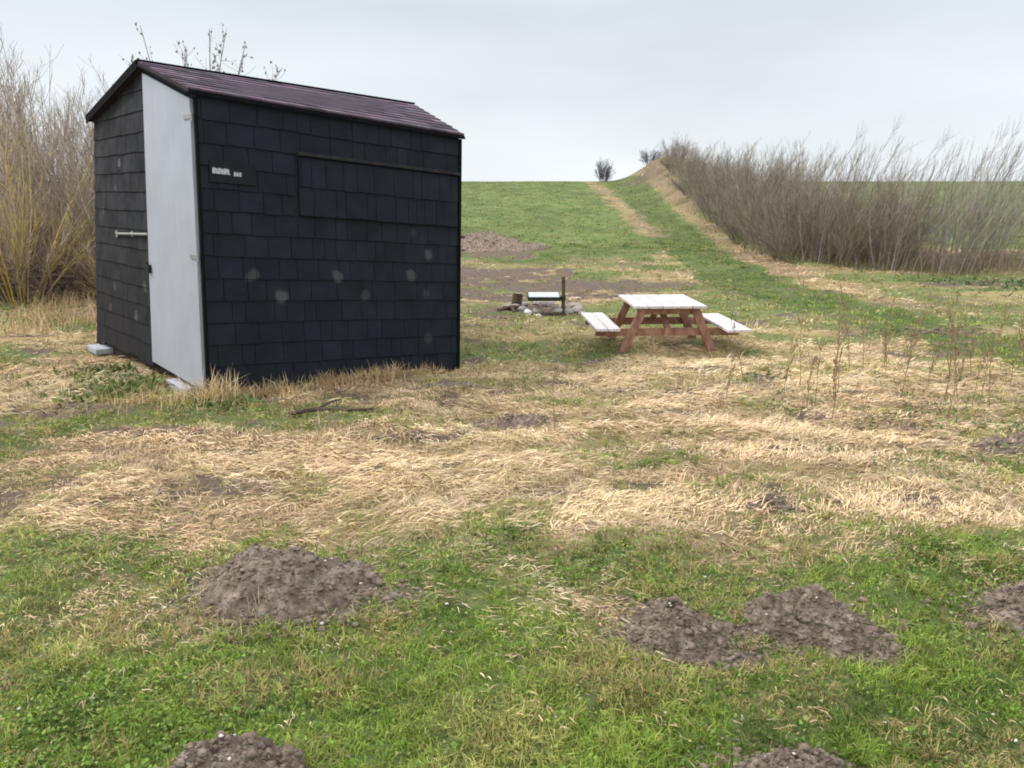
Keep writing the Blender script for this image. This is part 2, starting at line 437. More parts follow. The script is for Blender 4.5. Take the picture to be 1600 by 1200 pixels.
# --- green grass: short tufts
GREENS = [(.095, .150, .020), (.17, .255, .032), (.235, .345, .045), (.33, .40, .075), (.19, .235, .050), (.46, .45, .14), (.42, .33, .14)]
parts = []
def greens(ntuft, per, y0, y1, pw, hscale, wscale):
    tx, ty = scatter(ntuft, y0, y1, pw)
    g, s, t = cover(tx, ty)
    keep = (rng.random(ntuft) < g ** 1.3 * 1.15) & (rng.random(ntuft) > s * .97) & ~inside_shed(tx, ty)
    tx, ty, g = tx[keep], ty[keep], g[keep]
    m = len(tx)
    patch = fbm(tx * 1.5, ty * 1.5, 111, 3); patch2 = fbm(tx * 5, ty * 5, 121, 2)
    ci = np.clip(np.floor((patch * 1.3 + patch2 * .7 - .5) * 6 + rng.normal(0, .9, m)), 0, 5).astype(int)
    dtk, _ = polydist(tx, ty, TRACK)
    ci = np.where((ty > 3.6) & (ty < 19) & (dtk > .8), np.clip(ci + rng.integers(0, 4, m), 0, 6), ci)
    ol = fbm(tx * 2.2 + 5, ty * 3, 161, 3)
    ci = np.where(rng.random(m) < .04 + .5 * sstep(.52, .68, ol), 6, ci)
    tc = pal(GREENS, ci) * (0.5 + .74 * rng.random(m))[:, None] * np.where(ty > 12, .78, 1)[:, None]
    sc = np.maximum(1, (ty / 3)) ** .75
    hh = hscale * (.55 + .9 * patch2) * (.7 + .6 * rng.random(m))
    X = np.repeat(tx, per); Y = np.repeat(ty, per); SC = np.repeat(sc, per); HH = np.repeat(hh, per)
    n_ = len(X)
    X = X + rng.normal(0, .012, n_) * SC; Y = Y + rng.normal(0, .012, n_) * SC
    col = np.repeat(tc, per, 0) * (.75 + .5 * rng.random(n_))[:, None]
    L = HH * rng.uniform(.6, 1.3, n_); W = wscale * rng.uniform(.7, 1.3, n_) * SC
    az = rng.uniform(0, 2 * np.pi, n_)
    return blades(X, Y, height(X, Y) - .006, az, L, W, rng.uniform(.5, 1.45, n_), -rng.uniform(.1, 1.1, n_), col, col * 1.15)
parts.append(greens(62000, 9, 1.5, 7.5, 2.0, .045, .0033))
parts.append(greens(26000, 7, 7.0, 24, 2.0, .05, .0042))
parts.append(greens(26000, 6, 22, 68, 1.7, .06, .0042))
v, f, cc = join(parts)
gmat = attrmat('green_blades', .6, .25, trans=.3)
tag(link('grass', npmesh('grass', v, f, gmat, cc)), 'short green grass tufts between the molehills and in the sward', 'grass', kind='stuff')

# --- straw: matted, combed clumps
STRAWS = [(.76, .61, .37), (.66, .52, .31), (.72, .56, .39), (.58, .45, .28), (.36, .265, .165), (.82, .70, .48), (.52, .48, .20), (.20, .14, .085)]
parts = []
def straws(nclump, per, y0, y1, pw, lscale, wscale, upright=0.0):
    tx, ty = scatter(nclump, y0, y1, pw)
    g, s, t = cover(tx, ty)
    keep = (rng.random(nclump) < np.clip(1.06 - g, .06, 1) ** 1.7) & (rng.random(nclump) > s * .9) & ~inside_shed(tx, ty)
    keep &= ~((ty > 17) & (g > .6))
    tx, ty, t, g = tx[keep], ty[keep], t[keep], g[keep]; m = len(tx)
    wq = fbm(tx * .5, ty * .5, 23, 2) * 5 + tx * .45 + ty * 1.35
    ridge = np.abs(np.sin(wq * 2.1))
    ang = np.where(ridge > .6, -.32 + (fbm(tx * .5, ty * .5, 133, 2) - .5) * 3.2, fbm(tx * .45, ty * .45, 131, 2) * 11 + (fbm(tx * 2, ty * 2, 141, 2) - .5) * 4)
    pt = fbm(tx * 1.1, ty * 2.0, 151, 4)
    ci = np.clip(np.floor((1.15 - pt * 1.4) * 7 * .8 + rng.normal(0, 1.6, m)), 0, 7).astype(int)
    ci = np.where(rng.random(m) < .3, rng.integers(0, 7, m), ci)
    tc = pal(STRAWS, ci) * (.62 + .50 * ridge ** .8)[:, None] * (1 - .3 * np.clip(g * 1.4, 0, 1))[:, None]; tc = tc * (1 - .18 * t[:, None] * np.array([0, .6, .8])) * (.82 + .4 * rng.random(m))[:, None]
    sc = np.maximum(1, (ty / 4)) ** .7
    up = rng.random(m) < upright
    inc0 = np.where(up, rng.uniform(.9, 1.5, m), rng.uniform(0, .38, m))
    lift = rng.random(m) ** 2 * .05
    X = np.repeat(tx, per); Y = np.repeat(ty, per); SC = np.repeat(sc, per); n_ = len(X)
    az = np.repeat(ang + rng.normal(0, 1, m) * np.where(ridge > .6, .35, .8), per) + rng.normal(0, .45, n_)
    spread = .03 * SC
    X = X + rng.normal(0, 1, n_) * spread; Y = Y + rng.normal(0, 1, n_) * spread
    L = lscale * rng.uniform(.45, 1.35, n_) * np.repeat(rng.uniform(.45, 1.25, m) ** 1.3 * (1 - .5 * np.clip(g * 1.5, 0, 1)), per); W = wscale * rng.uniform(.6, 1.3, n_) * SC
    inc = np.repeat(inc0, per) + rng.normal(0, .10, n_)
    bend = np.where(np.repeat(up, per), -rng.uniform(.1, .9, n_), -inc - rng.uniform(-.05, .35, n_))
    col = np.repeat(tc, per, 0) * (.7 + .6 * rng.random(n_))[:, None]
    Z = height(X, Y) + np.repeat(lift, per) * rng.random(n_) - .004
    # straw lying the other way keeps to the ground
    return blades(X, Y, Z, az, L, W, inc, bend, col)
parts.append(straws(84000, 7, 2.0, 8.5, 1.6, .095, .0038, .05))
parts.append(straws(22000, 7, 8.0, 22, 1.8, .13, .0052, .06))
parts.append(straws(5000, 5, 20, 60, 1.4, .25, .010, .35))
# long straws standing against the shed's near corner and along its foot
def tuft(cx, cy, sx_, sy_, n_, L0, col0, lean=.35, upr=(1.0, 1.5)):
    X = cx + rng.normal(0, sx_, n_); Y = cy + rng.normal(0, sy_, n_)
    k = ~inside_shed(X, Y, .04); X, Y = X[k], Y[k]; n_ = len(X)
    col = np.array(col0) * (.6 + .7 * rng.random(n_))[:, None]
    return blades(X, Y, height(X, Y) - .01, rng.uniform(0, 2 * np.pi, n_), L0 * rng.uniform(.4, 1.2, n_), .006 * rng.uniform(.6, 1.3, n_),
                  rng.uniform(upr[0], upr[1], n_), -rng.uniform(0, 1, n_) * lean * 2.5, col)
parts.append(tuft(-2.28, 5.74, .09, .06, 230, .27, (.62, .48, .27)))
parts.append(tuft(-2.6, 5.6, .3, .12, 260, .2, (.50, .38, .19)))
for k in range(26):
    u = random.uniform(.05, 1.0); cx = -2.415 + 1.85 * u + .12; cy = 5.924 + 1.68 * u - .16
    parts.append(tuft(cx, cy, .08, .05, random.randint(40, 130), random.uniform(.10, .22) * (1.15 - .5 * u), random.choice([(.6, .47, .26), (.5, .37, .18), (.4, .28, .15)])))
for k in range(30):
    parts.append(tuft(random.uniform(-8.6, -5.2), random.uniform(8.0, 12.3), .25, .2, 90, random.uniform(.15, .45), random.choice([(.62, .46, .26), (.56, .38, .24), (.45, .33, .17)])))
for k in range(150):   # tussocks on the bank and at the hedge foot
    q = random.uniform(0, 6.6); a, b_ = BANK[int(q) + 1], BANK[int(q) + 2] if int(q) + 2 < len(BANK) else BANK[-1]
    t_ = q - int(q); px_ = a[0] + (b_[0] - a[0]) * t_; py_ = a[1] + (b_[1] - a[1]) * t_
    parts.append(tuft(px_ - random.uniform(-.3, 2.4), py_ - random.uniform(0, 1.4), .3, .3, 60, random.uniform(.2, .5), random.choice([(.36, .28, .17), (.28, .21, .14), (.42, .33, .20), (.28, .25, .12), (.22, .165, .115)])))
v, f, cc = join(parts)
smat = attrmat('straw_blades', .75, .15, trans=.12)
tag(link('straw', npmesh('straw', v, f, smat, cc)), 'pale dry straw matted flat over the ground', 'straw', kind='stuff')

# --- broad-leaved weeds in the grass
def rosette(cx, cy, n_, L0, c0, sp_):
    X = cx + rng.normal(0, sp_, n_); Y = cy + rng.normal(0, sp_, n_)
    k = ~inside_shed(X, Y, .04); X, Y = X[k], Y[k]; n_ = len(X)
    col = np.array(c0) * (.6 + .8 * rng.random(n_))[:, None]
    return blades(X, Y, height(X, Y), rng.uniform(0, 2 * np.pi, n_), L0 * rng.uniform(.5, 1.2, n_), L0 * .28 * rng.uniform(.6, 1.2, n_), rng.uniform(.3, 1.2, n_), -rng.uniform(.2, 1, n_), col)
parts = [rosette(-3.3, 6.25, 380, .11, (.12, .17, .04), .22), rosette(-3.75, 6.9, 260, .10, (.13, .17, .04), .2), rosette(-2.15, 5.75, 150, .1, (.14, .19, .07), .12),
         rosette(-6.8, 9.6, 300, .12, (.20, .27, .09), .5), rosette(-7.4, 10.6, 300, .12, (.22, .28, .09), .6)]
for k in range(70):
    parts.append(rosette(random.uniform(2.0, 4.6), random.uniform(4.2, 7.0), random.randint(8, 30), .06, random.choice([(.12, .18, .07), (.15, .22, .07), (.10, .15, .06)]), .09))
for k in range(110):
    yy = random.uniform(1.9, 3.4); parts.append(rosette(random.uniform(-1, 1) * yy * .8, yy, random.randint(4, 12), .032, random.choice([(.13, .24, .04), (.18, .30, .05), (.10, .18, .04)]), .03))
tx, ty = scatter(130000, 1.6, 6.0, 1.8); g_, s_, t_ = cover(tx, ty)      # clover
cl = sstep(.40, .60, fbm(tx * .9 + 4, ty * 1.1, 171, 3)) * .9 + .12
kk = (rng.random(len(tx)) < g_ * cl) & (rng.random(len(tx)) > s_) ; tx, ty = tx[kk], ty[kk]; n_ = len(tx)
L_ = rng.uniform(.008, .017, n_)
col = pal([(.13, .24, .035), (.18, .31, .05), (.10, .17, .03), (.25, .36, .07), (.30, .30, .10)], rng.integers(0, 5, n_)) * rng.uniform(.6, 1.2, n_)[:, None]
parts.append(blades(tx, ty, height(tx, ty) + rng.uniform(.0, .03, n_), rng.uniform(0, 6.28, n_), L_, L_ * .8, rng.uniform(-.2, .8, n_), -rng.uniform(0, .8, n_), col))
for k in range(40):
    parts.append(rosette(random.uniform(8, 11), random.uniform(13.2, 14.8), 12, .14, (.11, .16, .07), .3))
v, f, cc = join(parts)
tag(link('weeds', npmesh('weeds', v, f, gmat, cc)), 'low leafy green weeds scattered through the grass', 'weeds', kind='stuff')

# ------------------------------------------------------------------ soil: molehills, clods, pebbles
soilmat, n, l, b = newmat('mole_soil')
tc = n.new('ShaderNodeTexCoord')
def _t(sc, d=5):
    t = n.new('ShaderNodeTexNoise'); t.inputs['Scale'].default_value = sc; t.inputs['Detail'].default_value = d; t.inputs['Roughness'].default_value = .7; l.new(tc.outputs['Object'], t.inputs['Vector']); return t.outputs[0]
r = n.new('ShaderNodeValToRGB'); l.new(_t(18), r.inputs[0])
r.color_ramp.elements[0].position = .3; r.color_ramp.elements[0].color = (.085, .063, .048, 1)
r.color_ramp.elements[1].position = .72; r.color_ramp.elements[1].color = (.38, .31, .25, 1)
e = r.color_ramp.elements.new(.5); e.color = (.20, .155, .12, 1)
l.new(r.outputs[0], b.inputs['Base Color']); b.inputs['Roughness'].default_value = .95; b.inputs['Specular IOR Level'].default_value = .1
bp = n.new('ShaderNodeBump'); bp.inputs['Strength'].default_value = .9; bp.inputs['Distance'].default_value = .012
l.new(_t(60, 6), bp.inputs['Height']); l.new(bp.outputs[0], b.inputs['Normal'])

ICO_V = []
_ph = (1 + 5 ** .5) / 2
for a_ in (-1, 1):
    for b_ in (-_ph, _ph): ICO_V += [(0, a_, b_), (a_, b_, 0), (b_, 0, a_)]
ICO_V = np.array(ICO_V, float); ICO_V /= np.linalg.norm(ICO_V[0])
from itertools import combinations
_e = 1.06
ICO_F = np.array([t_ for t_ in combinations(range(12), 3) if all(abs(np.linalg.norm(ICO_V[t_[p_]] - ICO_V[t_[q_]]) - 1.0515) < .02 for p_, q_ in ((0, 1), (1, 2), (0, 2)))])
for k, t_ in enumerate(ICO_F):
    if np.dot(np.cross(ICO_V[t_[1]] - ICO_V[t_[0]], ICO_V[t_[2]] - ICO_V[t_[0]]), ICO_V[t_[0]]) < 0: ICO_F[k] = t_[::-1]

def clods(P, R, squash=.75, rough=.5):
    """irregular lumps at points P with radii R"""
    m = len(P); Vv = ICO_V[None] * (1 + rng.uniform(-rough, rough, (m, 12, 1)))
    th = rng.uniform(0, 6.28, m); c_, s_ = np.cos(th), np.sin(th)
    Vx = Vv[..., 0] * c_[:, None] - Vv[..., 1] * s_[:, None]; Vy = Vv[..., 0] * s_[:, None] + Vv[..., 1] * c_[:, None]
    Vv = np.stack([Vx * 1.15, Vy, Vv[..., 2] * squash], -1) * R[:, None, None] + P[:, None, :]
    Ff = ICO_F[None] + (np.arange(m) * 12)[:, None, None]
    return Vv.reshape(-1, 3), Ff.reshape(-1, 3)

def molehill(mx, my, rx, ry, h, rot, seed, label, group='molehills in the green grass', ncl=4200, res=110, name='molehill', cat='molehill', cs=1.0):
    g1 = np.linspace(-1.35, 1.35, res); U, Wd = np.meshgrid(g1, g1)
    ca, sa = math.cos(rot), math.sin(rot)
    def mound(U, Wd):
        q = np.sqrt(U * U + Wd * Wd) + (fbm(U * 1.6 + seed * 7, Wd * 1.6, 200 + seed, 3) - .5) * .7
        z = h * np.clip(1 - q ** 1.7, -.25, 1)
        z = z * (.75 + .5 * fbm(U * 2.2 + seed, Wd * 2.2, 210 + seed, 3))
        lump = fbm(U * rx * 28, Wd * ry * 28, 220 + seed, 3); lump2 = fbm(U * rx * 75, Wd * ry * 75, 230 + seed, 2)
        return z + ((lump - .5) * .06 + (lump2 - .5) * .036) * cs * np.clip(1.25 - q, 0, 1) - .012
    X = (U * rx * ca - Wd * ry * sa); Y = (U * rx * sa + Wd * ry * ca)
    base = float(height(mx, my))
    Z = mound(U, Wd) + height(X + mx, Y + my) - base
    Vv = np.stack([X.ravel(), Y.ravel(), Z.ravel()], 1)
    k = (np.arange(res - 1)[:, None] * res + np.arange(res - 1)[None]).ravel()
    Fq = np.stack([k, k + 1, k + res + 1, k + res], 1)
    rr = rng.random(ncl) ** .5 * 1.15; th = rng.uniform(0, 6.28, ncl)
    u = rr * np.cos(th); w = rr * np.sin(th)
    x = u * rx * ca - w * ry * sa; y = u * rx * sa + w * ry * ca
    z = mound(u, w) + height(x + mx, y + my) - base; z = np.maximum(z, height(x + mx, y + my) - base)
    R = cs * .0027 * np.exp(rng.normal(0.1, .68, ncl))
    cv, cf = clods(np.stack([x, y, z], 1), np.clip(R, .002 * cs, .022 * cs))
    me = npmesh(name, np.concatenate([Vv, cv]), [Fq, cf + len(Vv)], soilmat, smooth=False)
    o = link(name, me); o.location = (mx, my, base)
    return tag(o, label, cat, group)
ML = ['wide brown molehill nearest the shed, at the edge of the green grass',
      'rounded brown molehill in the green grass, left one of the joined pair',
      'long molehill sloping down to the right, right one of the joined pair',
      'molehill cut off by the right edge of the picture',
      'molehill at the bottom edge, below the wide one nearest the shed',
      'low molehill just showing at the bottom edge, below the joined pair']
for a_, lb in zip(MOLES, ML): molehill(*a_, lb)
molehill(-1.0, 22.5, 1.9, 1.6, .36, .2, 9, 'large heap of dug brown soil at the field edge beside the shed', group=None, ncl=1800, name='soil_heap', cat='soil heap', cs=3.5)
molehill(3.45, 4.85, .36, .14, .06, -.2, 12, 'flat dark soil scrape in the straw at the right edge', group=None, ncl=400, name='soil_patch', cat='soil patch', cs=1.3)
molehill(-0.55, 6.42, .26, .10, .05, .1, 13, 'dark soil scrape just in front of the foot of the black front wall', group=None, ncl=300, name='soil_patch', cat='soil patch', cs=1.2)
molehill(1.40, 3.86, .14, .06, .05, .1, 16, 'small dark clod of soil in the straw above the joined pair of molehills', group=None, ncl=300, name='soil_patch', cat='soil patch', cs=1.2)
molehill(0.0, 5.42, .34, .10, .05, .15, 14, 'dark soil scrape in the straw, halfway between shed and molehills', group=None, ncl=300, name='soil_patch', cat='soil patch', cs=1.2)

# loose earth round the hills and pebbles, crumbs
pk = []
for mx, my, rx, ry, h, rot, sd_ in MOLES:
    m = 700; r_ = 1 + np.abs(rng.normal(0, .35, m)); th = rng.uniform(0, 6.28, m)
    pk.append(np.stack([mx + r_ * rx * np.cos(th), my + r_ * ry * np.sin(th)], 1))
for bx, by, rx, ry, st in BARE:
    if by < 10:
        m = 260; pk.append(np.stack([bx + rng.normal(0, .6, m) * rx, by + rng.normal(0, .6, m) * ry], 1))
pk = np.concatenate(pk); pk = pk[~inside_shed(pk[:, 0], pk[:, 1])]
z = height(pk[:, 0], pk[:, 1])
R = np.clip(.0045 * np.exp(rng.normal(0.1, .5, len(pk))), .002, .02) * np.maximum(1, pk[:, 1] / 5)
v, f = clods(np.stack([pk[:, 0], pk[:, 1], z + R * .3], 1), R)
tag(link('soil_crumbs', npmesh('soil_crumbs', v, f, soilmat)), 'loose crumbs of brown earth strewn round the molehills and scrapes', 'soil', kind='stuff')
m = 200; x, y = scatter(m, 1.9, 9, 1.5); k = ~inside_shed(x, y); x, y = x[k], y[k]; R = rng.uniform(.002, .0085, len(x))  * np.maximum(1, y / 4) ** .5
zz = height(x, y) + .012 + R * .4
for mx, my, rx, ry, h, rot, sd_ in MOLES:      # pale stone chips the moles threw up
    k_ = 6; th = rng.uniform(0, 6.28, k_); q_ = rng.uniform(.05, .9, k_)
    x = np.append(x, mx + rx * q_ * np.cos(th)); y = np.append(y, my + ry * q_ * np.sin(th))
    zz = np.append(zz, height(mx, my) + h * (1 - q_ ** 1.7) * 1.0 + .004); R = np.append(R, rng.uniform(.003, .007, k_))
v, f = clods(np.stack([x, y, zz], 1), R, .6)
pebm = noisy('pebble', (.38, .35, .31), (.66, .62, .56), 30, .7)
tag(link('pebbles', npmesh('pebbles', v, f, pebm)), 'small pale pebbles and shell bits in the grass', 'pebbles', kind='stuff')

# ------------------------------------------------------------------ the shed
shed = thing('shed', 'black shingled garden shed with tall white door and purplish roof', 'shed', (SHED['A'][0], SHED['A'][1], 0))
O = Vector((SHED['A'][0], SHED['A'][1], 0))
A, B, Ct, D, E_, Fp, R1, R2 = [Vector(SHED[k]) - O for k in ('A', 'B', 'Ct', 'D', 'E', 'F', 'R1', 'R2')]
G0 = B + (E_ - A); G1 = Ct + (Fp - D)             # far corner, foot and eave
GR = None
def shinglemat(name, base, var, patches=(), stain=None, rough=.75, spec=.35, patchcol=(.14, .14, .15)):
    m, n, l, b = newmat(name)
    a = n.new('ShaderNodeAttribute'); a.attribute_name = 'col'
    tc = n.new('ShaderNodeTexCoord')
    t = n.new('ShaderNodeTexNoise'); t.inputs['Scale'].default_value = 5; t.inputs['Detail'].default_value = 8; t.inputs['Roughness'].default_value = .7; l.new(tc.outputs['Object'], t.inputs['Vector'])
    g = n.new('ShaderNodeTexNoise'); g.inputs['Scale'].default_value = 180; g.inputs['Detail'].default_value = 3; l.new(tc.outputs['Object'], g.inputs['Vector'])
    r = n.new('ShaderNodeValToRGB'); l.new(t.outputs[0], r.inputs[0]); r.color_ramp.elements[0].position = .3; r.color_ramp.elements[1].position = .7
    r.color_ramp.elements[0].color = (*base, 1); r.color_ramp.elements[1].color = (*var, 1)
    mu = n.new('ShaderNodeMix'); mu.data_type = 'RGBA'; mu.blend_type = 'MULTIPLY'; mu.inputs[0].default_value = 1; l.new(r.outputs[0], mu.inputs[6]); l.new(a.outputs['Color'], mu.inputs[7])
    src = mu.outputs[2]
    for (p, rad, k) in patches:
        d = n.new('ShaderNodeVectorMath'); d.operation = 'DISTANCE'; d.inputs[1].default_value = p
        ad = n.new('ShaderNodeVectorMath'); ad.operation = 'SCALE'; ad.inputs['Scale'].default_value = .12; l.new(t.outputs['Color'], ad.inputs[0])
        av = n.new('ShaderNodeVectorMath'); av.operation = 'ADD'; l.new(tc.outputs['Object'], av.inputs[0]); l.new(ad.outputs[0], av.inputs[1])
        a2 = n.new('ShaderNodeVectorMath'); a2.operation = 'SUBTRACT'; a2.inputs[1].default_value = (.06, .06, .06); l.new(av.outputs[0], a2.inputs[0])
        l.new(a2.outputs[0], d.inputs[0])
        mr = n.new('ShaderNodeMapRange'); mr.inputs[1].default_value = rad * 1.15; mr.inputs[2].default_value = rad * .6; mr.inputs[3].default_value = 0; mr.inputs[4].default_value = k
        l.new(d.outputs['Value'], mr.inputs[0])
        mm = n.new('ShaderNodeMath'); mm.operation = 'MULTIPLY'; l.new(mr.outputs[0], mm.inputs[0])
        m2 = n.new('ShaderNodeMapRange'); m2.inputs[1].default_value = .35; m2.inputs[2].default_value = .6; m2.inputs[3].default_value = .55; m2.inputs[4].default_value = 1; l.new(g.outputs[0], m2.inputs[0])
        l.new(m2.outputs[0], mm.inputs[1])
        mx = n.new('ShaderNodeMix'); mx.data_type = 'RGBA'; l.new(mm.outputs[0], mx.inputs[0]); l.new(src, mx.inputs[6]); mx.inputs[7].default_value = (*patchcol, 1); src = mx.outputs[2]
    if stain:
        (z0, z1, sc_) = stain
        sx_ = n.new('ShaderNodeSeparateXYZ'); l.new(tc.outputs['Object'], sx_.inputs[0])
        mr = n.new('ShaderNodeMapRange'); mr.inputs[1].default_value = z1; mr.inputs[2].default_value = z0; l.new(sx_.outputs['Z'], mr.inputs[0])
        mm = n.new('ShaderNodeMath'); mm.operation = 'MULTIPLY'; l.new(mr.outputs[0], mm.inputs[0])
        t3 = n.new('ShaderNodeMapRange'); t3.inputs[1].default_value = .35; t3.inputs[2].default_value = .65; l.new(t.outputs[0], t3.inputs[0]); l.new(t3.outputs[0], mm.inputs[1])
        mx = n.new('ShaderNodeMix'); mx.data_type = 'RGBA'; l.new(mm.outputs[0], mx.inputs[0]); l.new(src, mx.inputs[6]); mx.inputs[7].default_value = (*sc_, 1); src = mx.outputs[2]
    l.new(src, b.inputs['Base Color'])
    b.inputs['Roughness'].default_value = rough; b.inputs['Specular IOR Level'].default_value = spec
    bp = n.new('ShaderNodeBump'); bp.inputs['Strength'].default_value = .5; bp.inputs['Distance'].default_value = .004
    l.new(g.outputs[0], bp.inputs['Height']); l.new(bp.outputs[0], b.inputs['Normal'])
    return m

def clip(poly, hp):
    """clip a (u,v) polygon by half planes a*u+b*v<=c"""
    for a, b_, c_ in hp:
        out = []
        for i_, p in enumerate(poly):
            q = poly[(i_ + 1) % len(poly)]
            dp = a * p[0] + b_ * p[1] - c_; dq = a * q[0] + b_ * q[1] - c_
            if dp <= 0: out.append(p)
            if dp * dq < 0:
                t_ = dp / (dp - dq); out.append((p[0] + (q[0] - p[0]) * t_, p[1] + (q[1] - p[1]) * t_))
        poly = out
        if len(poly) < 3: return []
    return poly

def shingles(mb, fn, nrm, u0, u1, v0, v1, rows, tab, hp=(), th=.008, lap=1.06, cv=.10, gap=.005, ulen=2.5, lift0=.004, rag=0.0, tint=None):
    """courses of separate tabs over the patch fn(u,v); each tab leans out at its lower edge"""
    dv = (v1 - v0) / rows
    for r_ in range(rows):
        u = u0 - random.uniform(0, tab / ulen)
        while u < u1:
            w = tab * random.choice([.55, .8, 1, 1, 1.25]) / ulen if cv < .5 else tab / ulen
            a = max(u, u0); b_ = min(u + w - gap / ulen, u1); u += w
            if b_ - a < .004: continue
            vb = v0 + r_ * dv - random.uniform(-.001, .003) - (random.uniform(0, rag) if r_ == 0 else 0)
            vt = min(v0 + (r_ + lap) * dv, v1)
            P = clip([(a, vb), (b_, vb), (b_, vt), (a, vt)], hp)
            if not P: continue
            c_ = 1 + random.uniform(-cv, cv); c_ = (c_, c_ * random.uniform(.97, 1.03), c_ * random.uniform(.95, 1.05))
            if tint: t_ = random.choice(tint); c_ = tuple(x_ * y_ for x_, y_ in zip(c_, t_))
            ex = random.uniform(0, .003)
            top = [fn(*p) + nrm * (lift0 + (th + ex) * max(0, 1 - (p[1] - vb) / max(vt - vb, 1e-6)) + .001) for p in P]
            bot = [fn(*p) + nrm * .0005 for p in P]
            k = len(mb.v); N = len(P)
            mb.v += [tuple(p) for p in top] + [tuple(p) for p in bot]; mb.c += [c_] * (2 * N)
            mb.f.append(tuple(range(k, k + N)))
            for q in range(N): mb.f.append((k + q, k + N + q, k + N + (q + 1) % N, k + (q + 1) % N))

def bil(p00, p10, p11, p01):
    return lambda u, v: (p00 * (1 - u) + p10 * u) * (1 - v) + (p01 * (1 - u) + p11 * u) * v
front = bil(A, B, Ct, D)
nF = (B - A).cross(D - A).normalized()
gable = bil(A, E_, Fp, D)
nG = (D - A).cross(E_ - A).normalized()
# ridge position in gable coordinates
uR = .405
vR = 1 + (R1.z - (D.z + (Fp.z - D.z) * uR)) / ((D.z - A.z))
DL = uR                                            # the door reaches from the near corner to the ridge line
hpG = [(-(vR - 1), uR, uR), ((vR - 1), (1 - uR), (1 - uR) + (vR - 1))]   # under the two slopes
hpG = [(-(vR - 1) / uR, 1, 1), ((vR - 1) / (1 - uR), 1, 1 + (vR - 1) / (1 - uR))]
# closed core
back = bil(G0, E_, Fp, G1)
corem = noisy('felt_core', (.012, .012, .014), (.022, .022, .026), 12, .9)
mb = MB()
ins = .004
Rg = gable(uR, vR); R2g = R2
cA, cB, cC, cD, cE, cF, cG0, cG1 = A, B, Ct, D, E_, Fp, G0, G1
for pl in ([cA, cB, cC, cD], [cB, cG0, cG1, R2g, cC], [cG0, cE, cF, cG1], [cE, cA, cD, Rg, cF], [cA, cE, cG0, cB]): mb.poly(pl)
mb.build('inner_wall', corem, shed)

fpatch = []
for (pu, pv, rad, k) in [(.87, .475, .055, .75), (.79, .385, .055, .75), (.475, .375, .055, .8), (.165, .372, .055, .6), (.265, .295, .06, .85), (.585, .300, .05, .4), (.86, .31, .05, .3), (.87, .12, .055, .4), (.80, .56, .04, .25)]:
    fpatch.append((tuple(front(pu - .012, pv + .03) + nF * .01), rad, k * .8))
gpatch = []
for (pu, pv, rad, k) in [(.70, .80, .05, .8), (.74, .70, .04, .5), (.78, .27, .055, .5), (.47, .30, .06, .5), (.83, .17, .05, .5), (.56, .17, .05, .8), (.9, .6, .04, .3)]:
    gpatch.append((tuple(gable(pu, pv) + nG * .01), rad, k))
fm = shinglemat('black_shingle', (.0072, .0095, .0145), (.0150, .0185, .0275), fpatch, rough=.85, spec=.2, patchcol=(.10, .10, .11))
gmt = shinglemat('faded_lit_shingle', (.012, .013, .016), (.048, .048, .054), gpatch, stain=(-.1, 1.5, (.018, .014, .010)), rough=.9, spec=.12, patchcol=(.16, .15, .15))  # paler than the front wall: fading, plus sun and sky light painted in
Lf = (B - A).length; Lg = (E_ - A).length
hu0, hv0, hv1 = .325, .625, .845                   # serving hatch
mb = MB()
shingles(mb, front, nF, 0, 1, .0, hv0, 8, .20, ulen=Lf, rag=.03)
shingles(mb, front, nF, 0, hu0 - .012, hv0, hv1, 3, .20, ulen=Lf)
shingles(mb, front, nF, 0, 1, hv1, 1.0, 2, .22, ulen=Lf)
mb.build('front_wall', fm, shed)
# hatch
mb = MB()
shingles(mb, lambda u, v: front(u, v) + nF * .018, nF, hu0, .992, hv0 + .004, hv1 - .012, 2, .17, ulen=Lf)
M0 = [front(hu0, hv0), front(.992, hv0), front(.992, hv1 - .01), front(hu0, hv1 - .01)]
t = [p + nF * .019 for p in M0]; k = len(mb.v); mb.v += [tuple(p) for p in M0 + t]; mb.c += [(1, 1, 1)] * 8
mb.f += [(k + 4, k + 5, k + 6, k + 7)] + [(k + q, k + (q + 1) % 4, k + 4 + (q + 1) % 4, k + 4 + q) for q in range(4)]
hatch = mb.build('hatch', fm, shed)
trimm = noisy('weathered_trim', (.014, .014, .016), (.034, .033, .032), 14, .8, .3, spec=.15)
mb = MB(); mb.beam(front(hu0 - .005, hv1 + .002) + nF * .025, front(1.0, hv1 + .002) + nF * .025, .035, .028, up=(0, 0, 1)); mb.build('drip_strip', trimm, hatch, .003)
# gable shingles left of the door
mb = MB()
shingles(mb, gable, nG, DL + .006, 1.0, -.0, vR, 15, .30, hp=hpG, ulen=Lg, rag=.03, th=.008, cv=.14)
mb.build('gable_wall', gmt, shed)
# far walls
mb = MB(); nB = (Fp - E_).cross(G0 - E_).normalized(); nB = nB if nB.dot(nF) < 0 else -nB
shingles(mb, back, nB, 0, 1, 0, 1, 13, .2, ulen=Lf); mb.build('back_wall', fm, shed)
mb = MB(); far = bil(B, G0, G1, Ct); nR = -nG
vR2 = 1 + (R2.z - (Ct.z * (1 - uR) + G1.z * uR)) / (Ct.z - B.z)
hpR = [(-(vR2 - 1) / uR, 1, 1), ((vR2 - 1) / (1 - uR), 1, 1 + (vR2 - 1) / (1 - uR))]
shingles(mb, far, nR, 0, 1, 0, vR2, 15, .2, hp=hpR, ulen=Lg); mb.build('end_wall', fm, shed)
